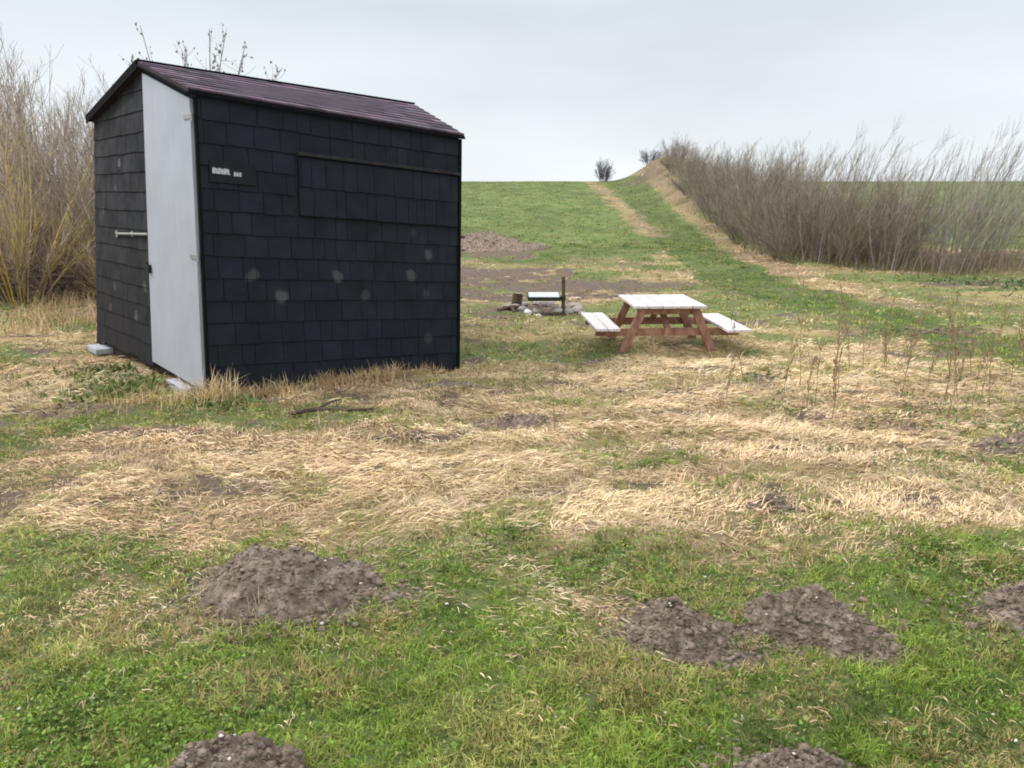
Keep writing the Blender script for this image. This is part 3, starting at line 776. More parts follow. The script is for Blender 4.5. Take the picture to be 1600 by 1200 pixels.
# door
doorm, n, l, b = newmat('door_paint')
tc = n.new('ShaderNodeTexCoord'); t = n.new('ShaderNodeTexNoise'); t.inputs['Scale'].default_value = 2.2; t.inputs['Detail'].default_value = 8; t.inputs['Roughness'].default_value = .6; l.new(tc.outputs['Object'], t.inputs['Vector'])
mpd = n.new('ShaderNodeMapping'); mpd.inputs['Scale'].default_value = (22, 22, .7); l.new(tc.outputs['Object'], mpd.inputs[0])
t2 = n.new('ShaderNodeTexNoise'); t2.inputs['Scale'].default_value = 1.5; t2.inputs['Detail'].default_value = 6; l.new(mpd.outputs[0], t2.inputs['Vector'])
am = n.new('ShaderNodeMath'); am.operation = 'MULTIPLY_ADD'; am.inputs[1].default_value = .5; l.new(t2.outputs[0], am.inputs[0]); l.new(t.outputs[0], am.inputs[2])
r = n.new('ShaderNodeValToRGB'); l.new(am.outputs[0], r.inputs[0]); r.color_ramp.elements[0].position = .5; r.color_ramp.elements[1].position = .95
r.color_ramp.elements[0].color = (.31, .33, .38, 1); r.color_ramp.elements[1].color = (.385, .41, .47, 1); l.new(r.outputs[0], b.inputs['Base Color'])
b.inputs['Roughness'].default_value = .45
mb = MB()
du0, du1 = .012, DL - .004; dvb0, dvb1 = -.012, .012
def vtop(u): return 1 + (vR - 1) * u / uR - .022
dp = [(du0, dvb0), (du1, dvb1), (du1, vtop(du1)), (du0, vtop(du0))]
f0 = [gable(*p) + nG * .004 for p in dp]; f1 = [gable(*p) + nG * .034 for p in dp]
k = 0; mb.v = [tuple(p) for p in f0 + f1]; mb.c = [(1, 1, 1)] * 8
mb.f = [(3, 2, 1, 0), (4, 5, 6, 7)] + [(q, (q + 1) % 4, 4 + (q + 1) % 4, 4 + q) for q in range(4)]
door = mb.build('door', doorm, shed, .004)
galv = noisy('galvanised', (.26, .26, .26), (.42, .42, .42), 30, .45, .2, metallic=.6)
ironm = noisy('black_iron', (.010, .010, .012), (.022, .022, .024), 30, .6)
for pv in (.925, .46):
    mb = MB()
    p = gable(.0, pv) + nG * .037
    q = gable(.055, pv) + nG * .039
    mb.beam(p, q, .03, .006, up=nG); mb.tube([p - Vector((0, 0, .035)), p + Vector((0, 0, .035))], .008, 8)
    mb.build('hinge', galv, door)
mb = MB(); p = gable(DL - .02, .385) + nG * .05
mb.beam(p - Vector((0, 0, .035)), p + Vector((0, 0, .035)), .05, .03, up=nG); mb.tube([p + Vector((0, 0, .03)) + nG * .0, p + Vector((0, 0, .065)) + (E_ - A).normalized() * .012, p + Vector((0, 0, .065)) + (E_ - A).normalized() * .035, p + Vector((0, 0, .03)) + (E_ - A).normalized() * .05], .006, 8)
mb.build('padlock', ironm, door, .003)
mb = MB(); p = gable(.72, .505) + nG * .028; q = gable(DL - .0, .518) + nG * .03
mb.tube([p, q], .012, 10)
mb.beam(p - Vector((0, 0, .03)), p + Vector((0, 0, .03)), .05, .012, up=nG)
q2 = gable(.56, .512) + nG * .024; mb.beam(q2 - Vector((0, 0, .025)), q2 + Vector((0, 0, .025)), .035, .012, up=nG)
mb.build('door_bolt', galv, shed)
# black edges
edgem = noisy('black_trim', (.004, .004, .005), (.008, .008, .010), 20, .9, spec=.08)
mb = MB()
mb.beam(front(0, -.01) + nF * .008 + nG * .006, front(0, .985) + nF * .008 + nG * .006, .020, .03, up=nF)
mb.build('corner_post', edgem, shed)
mb = MB(); mb.beam(B + nF * .006 - nG * .012, Ct + nF * .006 - nG * .012 - Vector((0, 0, .02)), .03, .035, up=nF); mb.build('corner_post', edgem, shed)
mb = MB(); mb.beam(gable(DL + .001, .012) + nG * .012, gable(DL + .001, vR - .03) + nG * .012, .014, .028, up=nG); mb.build('door_jamb', edgem, shed)
# roof
ov = .035; ax = (R2 - R1).normalized(); rg1 = gable(uR, vR) - ax * .06 + Vector((0, 0, .035)); rg2 = R2 + ax * .05 + Vector((0, 0, .035))
def eave(p, rdg, out): d = (p - rdg); return p + d.normalized() * out
e1 = eave(D - ax * .06 + Vector((0, 0, .03)), rg1, ov); e2 = eave(Ct + ax * .05 + Vector((0, 0, .03)), rg2, ov)
w1 = eave(Fp - ax * .06 + Vector((0, 0, .03)), rg1, ov); w2 = eave(G1 + ax * .05 + Vector((0, 0, .03)), rg2, ov)
roofm = shinglemat('roof_felt', (.088, .070, .086), (.15, .125, .146), rough=1.0, spec=.05)
mb = MB()
for (p, q, s1, s2) in ((rg1, rg2, e1, e2), (rg1, rg2, w1, w2)):
    fnr = bil(s1, s2, q, p); nr = (s2 - s1).cross(p - s1).normalized(); nr = nr if nr.z > 0 else -nr
    lowr = [s1, s2, q, p]; up_ = [x_ for x_ in lowr]; dn = [x_ - nr * .028 for x_ in lowr]
    k = len(mb.v); mb.v += [tuple(x_) for x_ in up_ + dn]; mb.c += [(.5, .48, .5)] * 8
    mb.f += [(k, k + 1, k + 2, k + 3), (k + 7, k + 6, k + 5, k + 4)] + [(k + a_, k + 4 + a_, k + 4 + (a_ + 1) % 4, k + (a_ + 1) % 4) for a_ in range(4)]
    shingles(mb, fnr, nr, .0, 1, .0, 1, 9, .18, ulen=(s2 - s1).length, th=.007, cv=.30, tint=[(1, 1, 1), (1.08, .94, 1.0), (.85, .9, .92), (1.15, 1.02, 1.1), (.7, .72, .75), (1.1, 1.1, 1.15)])
roof = mb.build('roof', roofm, shed)
mb = MB(); mb.beam(rg1 + Vector((0, 0, .010)) - ax * .01, rg2 + Vector((0, 0, .010)), .07, .014); mb.build('ridge_cap', edgem, roof, .004)
for a_, b_ in ((rg1, e1), (rg1, w1), (rg2, e2), (rg2, w2)):
    fas = MB(); o_ = -ax if a_ is rg1 else ax
    zz = .022 if b_ is w1 else .030; fas.beam(a_ + o_ * .008 - Vector((0, 0, zz)), b_ + o_ * .008 - Vector((0, 0, zz)), .014, .07 if b_ is w1 else .012)
    fas.build('bargeboard', edgem, roof)
fas = MB(); fas.beam(e1 - Vector((0, 0, .022)), e2 - Vector((0, 0, .022)), .02, .03); fas.build('eave_strip', edgem, roof)
fas = MB(); fas.beam(w1 - Vector((0, 0, .022)), w2 - Vector((0, 0, .022)), .02, .03); fas.build('eave_strip', edgem, roof)
# base frame, a little inset and lower
woodb = noisy('dark_timber', (.020, .014, .009), (.050, .034, .022), 10, .85, .4, stretch=(1, 1, 6))
mb = MB()
dn = Vector((0, 0, -.08))
mb.beam(gable(.95, 0) - nG * .06 + dn, gable(.02, 0) - nG * .06 + dn, .05, .17); mb.beam(front(.02, 0) - nF * .03 + dn, front(.97, 0) - nF * .03 + dn, .05, .17)
mb.beam(back(.03, 0) - nB * .03 + dn, back(.97, 0) - nB * .03 + dn, .05, .17)
mb.build('floor_beam', woodb, shed)
# name plate with worn white lettering too blurred to read
plm = noisy('plate', (.009, .011, .015), (.016, .018, .022), 15, .8, spec=.15)
mb = MB(); f0 = [front(*p) + nF * .016 for p in ((.03, .718), (.175, .718), (.175, .79), (.03, .79))]; f1 = [p + nF * .008 for p in f0]
mb.v = [tuple(p) for p in f0 + f1]; mb.c = [(1, 1, 1)] * 8; mb.f = [(4, 5, 6, 7)] + [(q, (q + 1) % 4, 4 + (q + 1) % 4, 4 + q) for q in range(4)]
plate = mb.build('name_plate', plm, shed)
whm = noisy('plate_white', (.30, .30, .32), (.48, .48, .50), 40, .6)
mb = MB()
def stroke(u0, v0, u1, v1, w):
    mb.beam(front(u0, v0) + nF * .0255, front(u1, v1) + nF * .0255, w, .002, up=nF)
for k, u in enumerate((.041, .050, .059, .068, .077, .086)):
    stroke(u, .746, u, .7655 - .002 * (k % 2), .018)
    stroke(u + .004, .7475 if k % 2 else .763, u + .006, .7475 if k % 2 else .763, .012)
stroke(.038, .7555, .090, .7560, .016)
for k, u in enumerate((.107, .116, .125)): stroke(u, .743, u, .758, .015)
stroke(.104, .7500, .128, .7500, .012)
mb.build('lettering', whm, plate)

# concrete blocks under the shed
concm = noisy('concrete', (.30, .31, .33), (.46, .47, .50), 12, .9, .4)
def block(loc, rz, sx, sy, sz, label):
    mb = MB(); mb.box(Matrix.Identity(4), sx, sy, sz)
    o = mb.build('concrete_block', concm, None, .008); o.location = loc; o.rotation_euler = (0.03, -.03, rz)
    return tag(o, label, 'concrete block', 'blocks propping up the shed')
pb = O + gable(.17, 0) - nG * .02; block((pb.x, pb.y, .03), math.atan2((E_ - A).y, (E_ - A).x), .40, .22, .12, 'pale concrete block under the white door of the shed')
pb = O + gable(.93, 0) + nG * .00; block((pb.x, pb.y, .055), math.atan2((E_ - A).y, (E_ - A).x), .30, .26, .06, 'thin pale concrete slab under the left end of the shed')

# ------------------------------------------------------------------ picnic table
topw = noisy('bleached_wood', (.38, .33, .31), (.76, .70, .68), 6, .85, .5, stretch=(14, 1, 14), c3=(.65, .595, .575))
legw = noisy('red_brown_wood', (.17, .075, .045), (.38, .21, .15), 6, .8, .3, stretch=(3, 3, 1))
pt = thing('picnic_table', 'small wooden picnic table with bleached top and two attached benches', 'picnic table', (1.61, 8.30, 0), math.radians(3))
zt, zs = .50, .285
mb = MB()
for k in range(5):
    mb.box(Matrix.Translation((-.304 + k * .152, random.uniform(-.01, .01), zt)), .138, .92, .028)
mb.build('tabletop', topw, pt, .003)
for sx in (-1, 1):
    mb = MB()
    for q in (-.065, .065): mb.box(Matrix.Translation((sx * .66 + q, random.uniform(-.01, .01) - .13 * (sx > 0), zs)), .12, 1.10, .028)
    tag(mb.build('bench_seat', topw, pt, .003))
for sy in (-.36, .36):
    mb = MB(); mb.beam((-.76, sy, zs - .055), (.76, sy, zs - .055), .032, .08); mb.build('cross_beam', legw, pt, .003)
    mb = MB(); mb.beam((-.33, sy, zt - .05), (.33, sy, zt - .05), .032, .07); mb.build('top_brace', legw, pt, .003)
    for sx in (-1, 1):
        mb = MB(); mb.beam((sx * .27, sy - .034, zt - .015), (sx * .51, sy - .034, -.06), .032, .085, up=(1, 0, 0)); mb.build('leg', legw, pt, .003)
mb = MB(); mb.beam((0, -.34, zs - .02), (0, -.02, zt - .04), .06, .03); mb.beam((0, .34, zs - .02), (0, .02, zt - .04), .06, .03); mb.build('diagonal_brace', legw, pt)

# ------------------------------------------------------------------ fire pit: stones, grill, post, log
stonem = noisy('stone', (.20, .17, .15), (.46, .41, .37), 3, .85, .5, c3=(.32, .28, .25))
stonew = noisy('pale_stone', (.55, .52, .50), (.75, .72, .70), 9, .8, .3)
def stone(x, y, r_, mat, label, group):
    sub = 2
    import bmesh
    bm = bmesh.new(); bmesh.ops.create_icosphere(bm, subdivisions=2, radius=1)
    sd_ = random.random() * 99
    for v_ in bm.verts:
        c_ = v_.co; k_ = 1 + .45 * (vn(c_.x * 1.3 + sd_, c_.y * 1.3 + c_.z * 1.7, 300) - .5)
        v_.co = Vector((c_.x * 1.25, c_.y * .9, c_.z * .7)) * float(k_) * r_
    me = bpy.data.meshes.new('stone'); bm.to_mesh(me); bm.free(); me.materials.append(mat)
    o = link('stone', me); o.location = (x, y, float(height(x, y)) + r_ * .35); o.rotation_euler = (0, 0, random.uniform(0, 6))
    return tag(o, label, 'stone', group)
fcx, fcy = .45, 11.15
for k in range(15):
    a_ = 2 * math.pi * k / 15 + random.uniform(-.1, .1)
    x_ = fcx + .50 * math.cos(a_) + random.uniform(-.04, .04); y_ = fcy + .38 * math.sin(a_) + random.uniform(-.04, .04)
    stone(x_, y_, random.uniform(.055, .095), stonem, 'grey-brown field stone ' + ('on the near side of the ring' if math.sin(a_) < 0 else 'on the far side of the ring') + ' round the fire pit', 'stones ringing the fire pit')
stone(.22, 10.68, .06, stonew, 'whitest stone, at the front left of the fire pit', None)
stone(.36, 10.62, .04, stonew, 'small pale stone beside the whitest one at the fire pit', None)
stone(.98, 10.72, .06, stonem, 'stone lying just outside the fire pit ring towards the picnic table', None)
rust = noisy('rusty_steel', (.060, .045, .030), (.13, .095, .065), 14, .8, .3)
steel = noisy('pale_sheet_steel', (.36, .39, .42), (.50, .54, .57), 6, .5, .1)
dgreen = noisy('dark_green_paint', (.015, .022, .015), (.03, .04, .028), 10, .6)
fz = float(height(.7, 10.7))
bq = thing('fire_grill', 'pale steel cooking tray held over the fire pit by a rusty post', 'fire grill', (.72, 10.75, fz))
mb = MB(); mb.tube([(0, 0, -.1), (0.002, 0, .25), (-.004, 0, .54)], .026, 10); mb.build('post', rust, bq)
mb = MB(); mb.box(Matrix.Translation((-.27, .12, .27)) @ Matrix.Rotation(math.radians(3), 4, 'X'), .43, .36, .018); tr_ = mb.build('cooking_tray', steel, bq, .004)
mb = MB()
for q in (-1, 1):
    mb.box(Matrix.Translation((-.27, .12 + q * .188, .245 + q * .01)), .45, .014, .05); mb.box(Matrix.Translation((-.27 + q * .222, .12, .245)), .014, .36, .05)
mb.build('tray_frame', dgreen, bq)
mb = MB(); mb.beam((0, 0, .24), (-.14, .08, .25), .03, .02); mb.tube([(0, 0, .215), (0, 0, .265)], .038, 10); mb.build('bracket', dgreen, bq)
barkm = noisy('log_bark', (.045, .030, .022), (.13, .09, .065), 10, .9, .8, stretch=(1, 1, 4))
lo = thing('log', 'dark upright log beside the steel tray at the fire pit', 'log', (.06, 11.2, float(height(.06, 11.2))))
mb = MB(); mb.tube([(0, 0, -.05), (.01, 0, .1), (.03, .01, .22)], [.085, .075, .07], 16); mb.build('bark', barkm, lo)
mb = MB(); mb.tube([(.03, .01, .222), (.03, .01, .227)], [.064, .062], 16); mb.build('cut_face', noisy('cut_wood', (.16, .12, .09), (.28, .22, .17), 14, .8), lo)
mb = MB(); mb.tube([(-.2, 10.75, .03), (-.02, 10.85, .06), (.22, 10.95, .05)], [.03, .035, .028], 8); mb.tube([(-.12, 10.95, .05), (.0, 10.75, .08), (.03, 10.6, .03)], [.02, .022, .015], 8)
ok = mb.build('firewood', barkm); tag(ok, 'charred sticks of firewood lying in front of the log', 'firewood')

# ------------------------------------------------------------------ bare shrubs
def tubes(paths, r0, r1, col, nside=3):
    """paths (m,k,3); radii r0 at the foot, r1 at the tip (m,)"""
    m, k, _ = paths.shape
    d = np.gradient(paths, axis=1); d /= np.linalg.norm(d, axis=2, keepdims=True) + 1e-9
    ref = np.where(np.abs(d[..., 2:3]) < .9, np.array([0, 0, 1.]), np.array([1., 0, 0]))
    u = np.cross(d, ref); u /= np.linalg.norm(u, axis=2, keepdims=True) + 1e-9; w = np.cross(d, u)
    rr = r0[:, None] + (r1 - r0)[:, None] * np.linspace(0, 1, k)[None]
    an = np.arange(nside) * 2 * np.pi / nside
    V_ = paths[:, :, None] + rr[:, :, None, None] * (u[:, :, None] * np.cos(an)[:, None] + w[:, :, None] * np.sin(an)[:, None])
    base = (np.arange(m) * k * nside)[:, None, None] + (np.arange(k - 1) * nside)[None, :, None]
    j = np.arange(nside)[None, None]; j2 = (j + 1) % nside
    F_ = np.stack([base + j, base + j2, base + nside + j2, base + nside + j], -1).reshape(-1, 4)
    Cl = np.repeat(col, k * nside, 0)
    return V_.reshape(-1, 3), F_, Cl

def stems(nst, hgt, foot, spread, lean, wob=.05, k=6, hvar=.55):
    th = rng.uniform(0, 6.28, nst); rr = rng.random(nst) ** .6
    P = np.zeros((nst, k, 3)); hh = hgt * rng.uniform(hvar, 1.08, nst) * (1 - .25 * rr)
    t = np.linspace(0, 1, k)[None]
    fx = foot * rr * np.cos(th); fy = foot * rr * np.sin(th)
    P[..., 0] = fx[:, None] + (spread * rr * np.cos(th))[:, None] * t ** 1.3 + lean * hh[:, None] * t ** 1.5
    P[..., 1] = fy[:, None] + (spread * rr * np.sin(th))[:, None] * t ** 1.3
    P[..., 2] = hh[:, None] * t - .1
    P += np.cumsum(rng.normal(0, wob, (nst, k, 3)) * np.array([1, 1, .3]), 1) * t[..., None]
    return P, hh

def twigs(parent, n_per, l0, l1, up, t0=.15, k=4, wob=.02):
    m, kk, _ = parent.shape
    idx = np.repeat(np.arange(m), n_per); t = rng.uniform(t0, .98, len(idx)) * (kk - 1)
    i0 = np.floor(t).astype(int); fr = (t - i0)[:, None]
    base = parent[idx, i0] * (1 - fr) + parent[idx, np.minimum(i0 + 1, kk - 1)] * fr
    dr = parent[idx, np.minimum(i0 + 1, kk - 1)] - parent[idx, i0]; dr /= np.linalg.norm(dr, axis=1, keepdims=True) + 1e-9
    rd = rng.normal(0, 1, (len(idx), 3)); rd /= np.linalg.norm(rd, axis=1, keepdims=True)
    d = dr * up + rd * .75; d[:, 2] = np.maximum(d[:, 2], -.1); d /= np.linalg.norm(d, axis=1, keepdims=True)
    L = rng.uniform(l0, l1, len(idx)) * (1.1 - .6 * t / (kk - 1))
    s = np.linspace(0, 1, k)[None, :, None]
    P = base[:, None] + d[:, None] * L[:, None, None] * s
    P[..., 2] += (L[:, None] * .22) * s[..., 0] ** 2
    P += np.cumsum(rng.normal(0, wob, P.shape), 1) * s
    return P

barkatt = attrmat('twig_bark', .85, .15, mul=9)
def shrub(name, label, cat, group, nst, hgt, foot, spread, lean, npt, n2, cols, r_stem=.012, r_tw=.0045, stemcols=None, tl=(.25, .8), up=1.3, bud=0, budcol=(.2, .15, .1), budr=.012, t0=.15, hvar=.55):
    o = thing(name, label, cat, group=group)
    P, hh = stems(nst, hgt, foot, spread, lean, hvar=hvar)
    sc_ = np.array(stemcols or cols)
    col = sc_[rng.integers(0, len(sc_), nst)] * rng.uniform(.75, 1.25, nst)[:, None]
    v, f, c_ = tubes(P, r_stem * rng.uniform(.7, 1.3, nst), np.full(nst, r_tw * .7), col, 4)
    link('stems', npmesh('stems', v, f, barkatt, c_, True), o)
    T = twigs(P, npt, tl[0], tl[1], up, t0); m = len(T)
    cs_ = np.array(cols); col = cs_[rng.integers(0, len(cs_), m)] * rng.uniform(.7, 1.3, m)[:, None]
    v, f, c_ = tubes(T, np.full(m, r_tw), np.full(m, r_tw * .55), col)
    VV, FF, CC = [v], [f], [c_]; k_ = len(v)
    if n2:
        T2 = twigs(T, n2, tl[0] * .4, tl[1] * .45, up, .2, 3, .01); m = len(T2)
        col = cs_[rng.integers(0, len(cs_), m)] * rng.uniform(.7, 1.3, m)[:, None]
        v, f, c_ = tubes(T2, np.full(m, r_tw * .65), np.full(m, r_tw * .45), col)
        VV.append(v); FF.append(f + k_); CC.append(c_); k_ += len(v)
    link('twigs', npmesh('twigs', np.concatenate(VV), np.concatenate(FF), barkatt, np.concatenate(CC)), o)
    if bud:
        Q = T[rng.integers(0, len(T), bud)][:, rng.integers(1, 4)] + rng.normal(0, .01, (bud, 3))
        v, f = clods(Q, np.full(bud, budr) * rng.uniform(.5, 1.5, bud), 1.3)
        link('buds', npmesh('buds', v, f, barkatt, np.tile(np.array(budcol), (len(v), 1))), o)
    return o

BR = [(.115, .092, .075), (.15, .125, .105), (.09, .075, .06), (.13, .115, .08)]
GRY = [(.14, .12, .115), (.19, .165, .16), (.11, .095, .088), (.16, .13, .11)]
HB = [(.27, .22, .175), (.35, .30, .25), (.21, .17, .14), (.29, .26, .18)]
HG = 'bare shrubs of the hedge on the bank'
hedge_a = shrub('hedge_shrub', 'x', 'shrub', HG, 37, 2.55, .55, .75, .05, 17, 4, HB, .010, .0042, tl=(.25, .85), up=1.3, t0=.08, hvar=.40)
hedge_b = shrub('hedge_shrub', 'x', 'shrub', HG, 30, 2.85, .6, .85, .09, 16, 4, HB + [(.20, .20, .12)], .010, .0042, tl=(.25, .8), up=1.5, t0=.08, hvar=.36)
hedge_d = shrub('hedge_shrub', 'x', 'shrub', HG, 40, 1.8, .7, .8, .02, 18, 4, HB, .010, .0045, tl=(.25, .7), up=1.0, t0=.05, hvar=.35)
hedge_c = shrub('hedge_shrub', 'x', 'shrub', HG, 22, 3.35, .5, .8, .24, 8, 2, [(.30, .255, .235), (.37, .32, .30), (.28, .265, .18)], .0075, .0042, tl=(.3, .9), up=2.6, hvar=.55)
HP = []
hl = [(10.6, 52), (10.2, 48.5), (9.85, 45.5), (9.5, 42), (9.1, 38.5), (8.75, 35.5), (8.4, 33), (8.1, 30.3), (7.85, 27.8), (7.6, 25.8), (7.35, 23.8), (6.95, 22), (6.9, 20.4), (7.1, 18.9), (7.55, 17.8), (8.15, 17.2),
      (8.1, 20.8), (8.5, 24), (8.8, 27.5), (8.6, 18.9), (9.2, 31.5), (9.4, 35.5), (8.0, 19.6)]
for k, (x_, y_) in enumerate(hl):
    HP.append((x_, y_, (hedge_a, hedge_d, hedge_b, hedge_a, hedge_d, hedge_b)[k % 6], min(1.0, .74 + max(0, (52 - y_)) * .0105)))
for (x_, y_) in [(9.3, 16.3), (9.8, 16.6), (8.3, 16.7), (7.3, 18.2), (9.0, 16.2), (7.7, 20.0), (8.9, 18.0), (7.9, 22), (10.3, 17.2), (10.2, 16.2), (8.4, 19.5)]:
    HP.append((x_, y_, hedge_c, .93))
seen = set()
for k, (x_, y_, proto, sc_) in enumerate(HP):
    o = proto if proto not in seen else copy_tree(proto); seen.add(proto)
    o.location = (x_, y_, float(height(x_, y_)) - .03); o.rotation_euler = (0, 0, 0 if proto is hedge_c else random.uniform(-.5, .5)); s_ = sc_ * random.uniform(.85, 1.12)
    o.scale = (sc_ * random.uniform(.9, 1.15) * (1 if y_ < 25 else 1.25), sc_ * 1.1, s_)
    if k == 0: lb = 'low bare shrub at the far end of the hedge, by the dirt bank'
    elif y_ > 30: lb = 'bare brown hedge shrub on the far half of the bank, towards the skyline'
    elif (x_ > 8.05 and y_ > 18.5) and proto is not hedge_c: lb = 'bare brown shrub in the back row of the hedge, behind the front shrubs'
    elif proto is hedge_c: lb = 'sparse tall shrub with long whips leaning right, at the near right hedge end'
    else: lb = 'dense brown bare shrub in the near front row of the hedge beside the mown track'
    o['label'] = lb
    o['group'] = 'sparse whippy shrubs at the right end of the hedge' if proto is hedge_c else ('bare shrubs of the hedge on the bank' if k else 'far end of the hedge')

# left: tall pale willow scrub with yellow lichen stems
PK = [(.38, .30, .26), (.48, .40, .36), (.28, .22, .19), (.40, .34, .24), (.34, .28, .18)]
YL = [(.62, .46, .09), (.52, .41, .15), (.46, .38, .22), (.44, .38, .28)]
will_a = shrub('willow_shrub', 'x', 'shrub', 'willow shrubs left of the shed', 46, 3.95, .45, 1.35, .0, 15, 4, PK, .014, .0042, stemcols=PK, tl=(.35, 1.0), up=1.2, t0=.22)
will_b = shrub('willow_shrub', 'x', 'shrub', 'willow shrubs left of the shed', 46, 3.1, .30, 1.5, -.12, 12, 3, YL + PK[:2], .017, .005, stemcols=YL, tl=(.3, .9), up=1.5, t0=.2)
WL = [(-7.6, 12.8, will_a, 1.04, 'tall pale bare willow left of the shed, nearest the left edge'),
      (-6.45, 12.6, will_a, .88, 'bare pinkish willow rising just behind the left side of the shed'),
      (-8.9, 14.0, will_a, 1.0, 'bare willow behind the left edge of the picture'),
      (-7.35, 11.5, will_b, .84, 'willow with yellow lichened stems low beside the shed'),
      (-6.3, 12.0, will_b, .5, 'small yellowish willow close to the left wall of the shed'),
      (-5.4, 13.6, will_a, .84, 'bare willow hidden mostly behind the shed wall'),
      (-7.9, 15.6, will_a, .98, 'bare willow standing behind the front row left of the shed'),
      (-9.9, 12.2, will_b, .95, 'yellow-stemmed willow beyond the left edge'),
      (-9.6, 16.5, will_a, 1.05, 'farthest bare willow at the left')]
seen = set()
for x_, y_, proto, sc_, lb in WL:
    o = proto if proto not in seen else copy_tree(proto); seen.add(proto)
    o.location = (x_, y_, float(height(x_, y_)) - .03); o.rotation_euler = (0, 0, random.uniform(0, 6)); o.scale = (sc_, sc_, sc_)
    o['label'] = lb
# bramble tangle at the foot of the willows
br_ = shrub('bramble', 'x', 'bramble', 'brambles under the willows', 70, 1.1, .8, 1.1, 0, 14, 2, [(.22, .16, .13), (.32, .25, .21), (.17, .125, .10), (.40, .32, .25)], .006, .0042, tl=(.2, .6), up=.7)
for k, (x_, y_) in enumerate([(-8.6, 12.0), (-7.4, 12.3), (-6.6, 12.6), (-5.9, 13.2), (-9.6, 13.4), (-8.0, 13.8), (-6.8, 14.4), (-8.9, 15.2), (-10.4, 15.6), (-7.5, 16.6)]):
    o = br_ if k == 0 else copy_tree(br_)
    o.location = (x_, y_, float(height(x_, y_)) - .05); o.rotation_euler = (0, 0, random.uniform(0, 6)); s_ = random.uniform(.9, 1.35); o.scale = (s_, s_, s_)
    o['label'] = 'low brown bramble tangle under the bare willows, ' + ('behind the front willows' if y_ > 13.3 else 'at the front edge of the scrub')
# tree behind the shed, only its top twigs over the roof
tr = thing('tree', 'thin bare tree behind the shed with budded top twigs over the roof', 'tree', (-6.0, 15.2, float(height(-6.0, 15.2)) - .3))
P = np.zeros((9, 8, 3)); t_ = np.linspace(0, 1, 8)
for k, (ex, ez) in enumerate([(-1.2, 4.1), (-.95, 4.55), (-.62, 4.75), (-.35, 4.5), (.05, 4.6), (.42, 4.8), (.8, 4.75), (1.15, 4.5), (1.5, 4.3)]):
    P[k, :, 0] = ex * t_ ** 1.5; P[k, :, 2] = ez * t_ - .1; P[k, :, 1] = rng.uniform(-.5, .5) * t_
P += np.cumsum(rng.normal(0, .05, P.shape), 1) * t_[None, :, None]
TK = np.array([(.36, .345, .32)]); v, f, c_ = tubes(P, np.full(9, .035), np.full(9, .007), np.repeat(TK, 9, 0), 6)
link('trunk', npmesh('trunk', v, f, barkatt, c_, True), tr)
T = twigs(P, 24, .25, .7, .7, .6); m = len(T); v, f, c_ = tubes(T, np.full(m, .0055), np.full(m, .003), np.repeat(TK, m, 0))
cr_ = link('crown', npmesh('crown', v, f, barkatt, c_), tr)
Q = np.concatenate([T[:, 1], T[:, 2], T[:, 3]]) + rng.normal(0, .02, (3 * m, 3)); Q = Q[rng.random(len(Q)) < .5]
v, f = clods(Q, rng.uniform(.008, .022, len(Q)), 1.6)
link('buds', npmesh('buds', v, f, barkatt, np.tile((.26, .26, .235), (len(v), 1))), cr_)['kind'] = 'stuff'
# bushes on the skyline
sk1 = shrub('skyline_bush', 'small dark round bush standing alone on the skyline left of the bank', 'bush', None, 34, 2.2, .45, .6, 0, 14, 3, [(.12, .12, .13), (.17, .165, .17)], .02, .010, tl=(.3, .7), up=.9)
sk1.location = (7.95, 69, float(height(7.95, 69)) - .05); sk1.scale = (.8, .8, .95)
sk2 = shrub('skyline_bush', 'dark spreading bush on the skyline just behind the dirt bank', 'bush', None, 30, 2.0, .7, 1.0, 0.02, 13, 3, [(.13, .13, .145), (.17, .17, .18)], .02, .010, tl=(.3, .7), up=.9)
sk2.scale = (.7, .7, .75); sk2.location = (11.4, 66, float(height(11.3, 66)) + .1)

# ------------------------------------------------------------------ dead weed stalks
stkm = noisy('dead_stalk_mat', (.17, .11, .065), (.34, .24, .14), 12, .85, c3=(.25, .17, .10))
def stalk_mesh(h, seed):
    random.seed(seed); mb = MB(); x = y = 0; pts = []
    for k in range(7):
        pts.append((x, y, h * k / 6)); x += random.uniform(-.012, .012); y += random.uniform(-.012, .012)
    mb.tube(pts, [.0034 - .0003 * k for k in range(7)], 5)
    for k in range(random.randint(6, 11)):
        t_ = random.uniform(.3, 1); p = Vector(pts[int(t_ * 5.99)]); p.z = h * t_
        a_ = random.uniform(0, 6.28); L = random.uniform(.02, .10)
        mb.tube([p, p + Vector((math.cos(a_) * L * .5, math.sin(a_) * L * .5, L * .9))], [.003, .002], 4)
        mb.tube([p + Vector((math.cos(a_) * L * .5, math.sin(a_) * L * .5, L * .85)), p + Vector((math.cos(a_) * L * .5, math.sin(a_) * L * .5, L * .85 + .02))], [.006, .004], 5)
    me = bpy.data.meshes.new('dead_stalk'); me.from_pydata(mb.v, [], mb.f); me.materials.append(stkm); return me
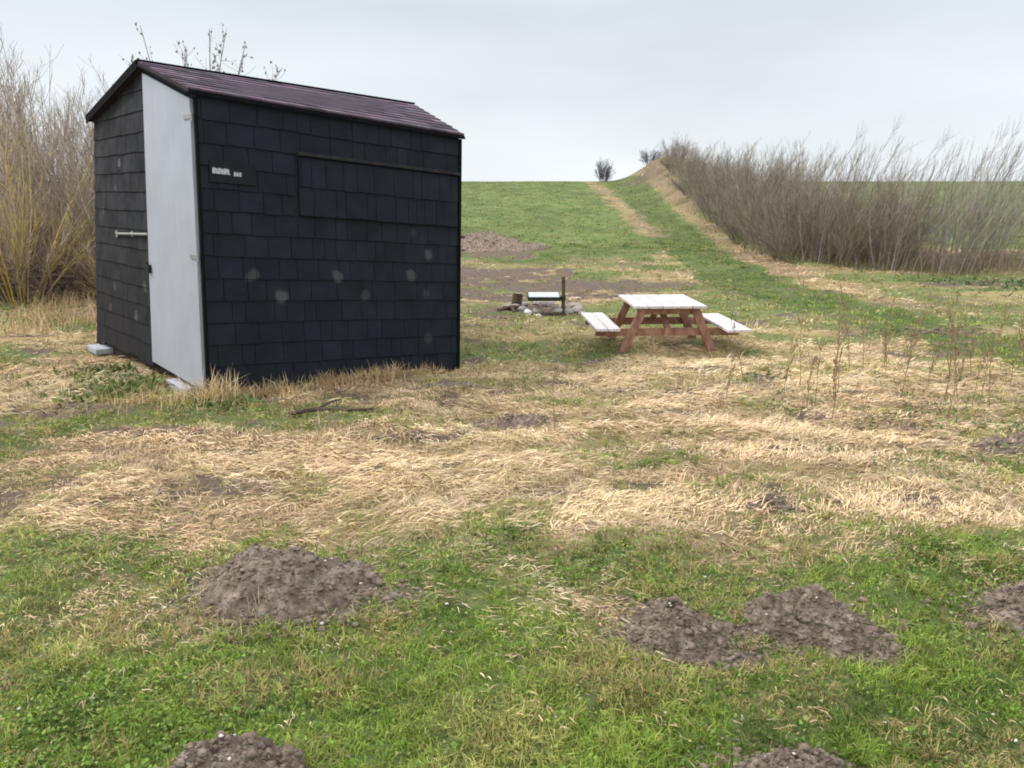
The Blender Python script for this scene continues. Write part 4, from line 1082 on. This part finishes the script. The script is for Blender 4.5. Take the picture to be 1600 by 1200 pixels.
sm_ = [stalk_mesh(h, 50 + k) for k, h in enumerate((.85, .7, .55, .45, .62))]
random.seed(77)
pos = [(2.48, 6.4, 0), (2.44, 5.95, 1), (2.72, 6.2, 1), (3.14, 6.0, 2), (3.6, 6.15, 0), (3.66, 5.8, 1), (4.35, 6.5, 0), (2.2, 6.0, 3)]
for k in range(30): pos.append((random.gauss(3.25, .75), random.uniform(5.5, 7.3), random.randrange(5)))
for x_, y_, k in pos:
    o = link('dead_stalk', sm_[k]); o.location = (x_, y_, float(height(x_, y_)) - .02)
    o.rotation_euler = (random.gauss(0, .10), random.gauss(0, .10), random.uniform(0, 6)); s_ = random.uniform(.75, 1.15); o.scale = (1, 1, s_)
    tag(o, 'thin dead brown weed stalk standing in the straw right of the picnic table', 'weed stalk', 'dead weed stalks at the right')
o = link('dead_stalk', sm_[1]); o.location = (.30, 5.15, 0.0); tag(o, 'lone thin dead stalk standing in the straw in front of the picnic table', 'weed stalk')
o.rotation_euler = (.02, -.03, 1); o.scale = (1, 1, .95)
o = link('dead_stalk', sm_[3]); o.location = (1.68, 5.8, 0.0); tag(o, 'single short dead stalk right of the lone tall one, before the picnic table bench', 'weed stalk')

# ------------------------------------------------------------------ sticks on the ground
def stick(pts, r_, label):
    mb = MB(); P = [(x_, y_, float(height(x_, y_)) + .02 + dz) for x_, y_, dz in pts]
    mb.tube(P, [r_ * (1 - .5 * k / (len(P) - 1)) for k in range(len(P))], 7)
    p = Vector(P[1]); mb.tube([p, p + Vector((.09, .10, .03)), p + Vector((.14, .2, .02))], [r_ * .5, r_ * .35, r_ * .2], 5)
    tag(mb.build('fallen_branch', barkm, None, 0, True), label, 'branch')
stick([(-1.64, 5.42, 0), (-1.45, 5.47, .015), (-1.25, 5.58, .01), (-1.05, 5.66, 0)], .02, 'dark fallen branch lying in the straw in front of the black wall')
stick([(-5.6, 7.1, 0), (-5.2, 7.0, .015), (-4.8, 7.02, .0)], .017, 'dark stick on the ground left of the shed')

print('objects', len(bpy.data.objects))
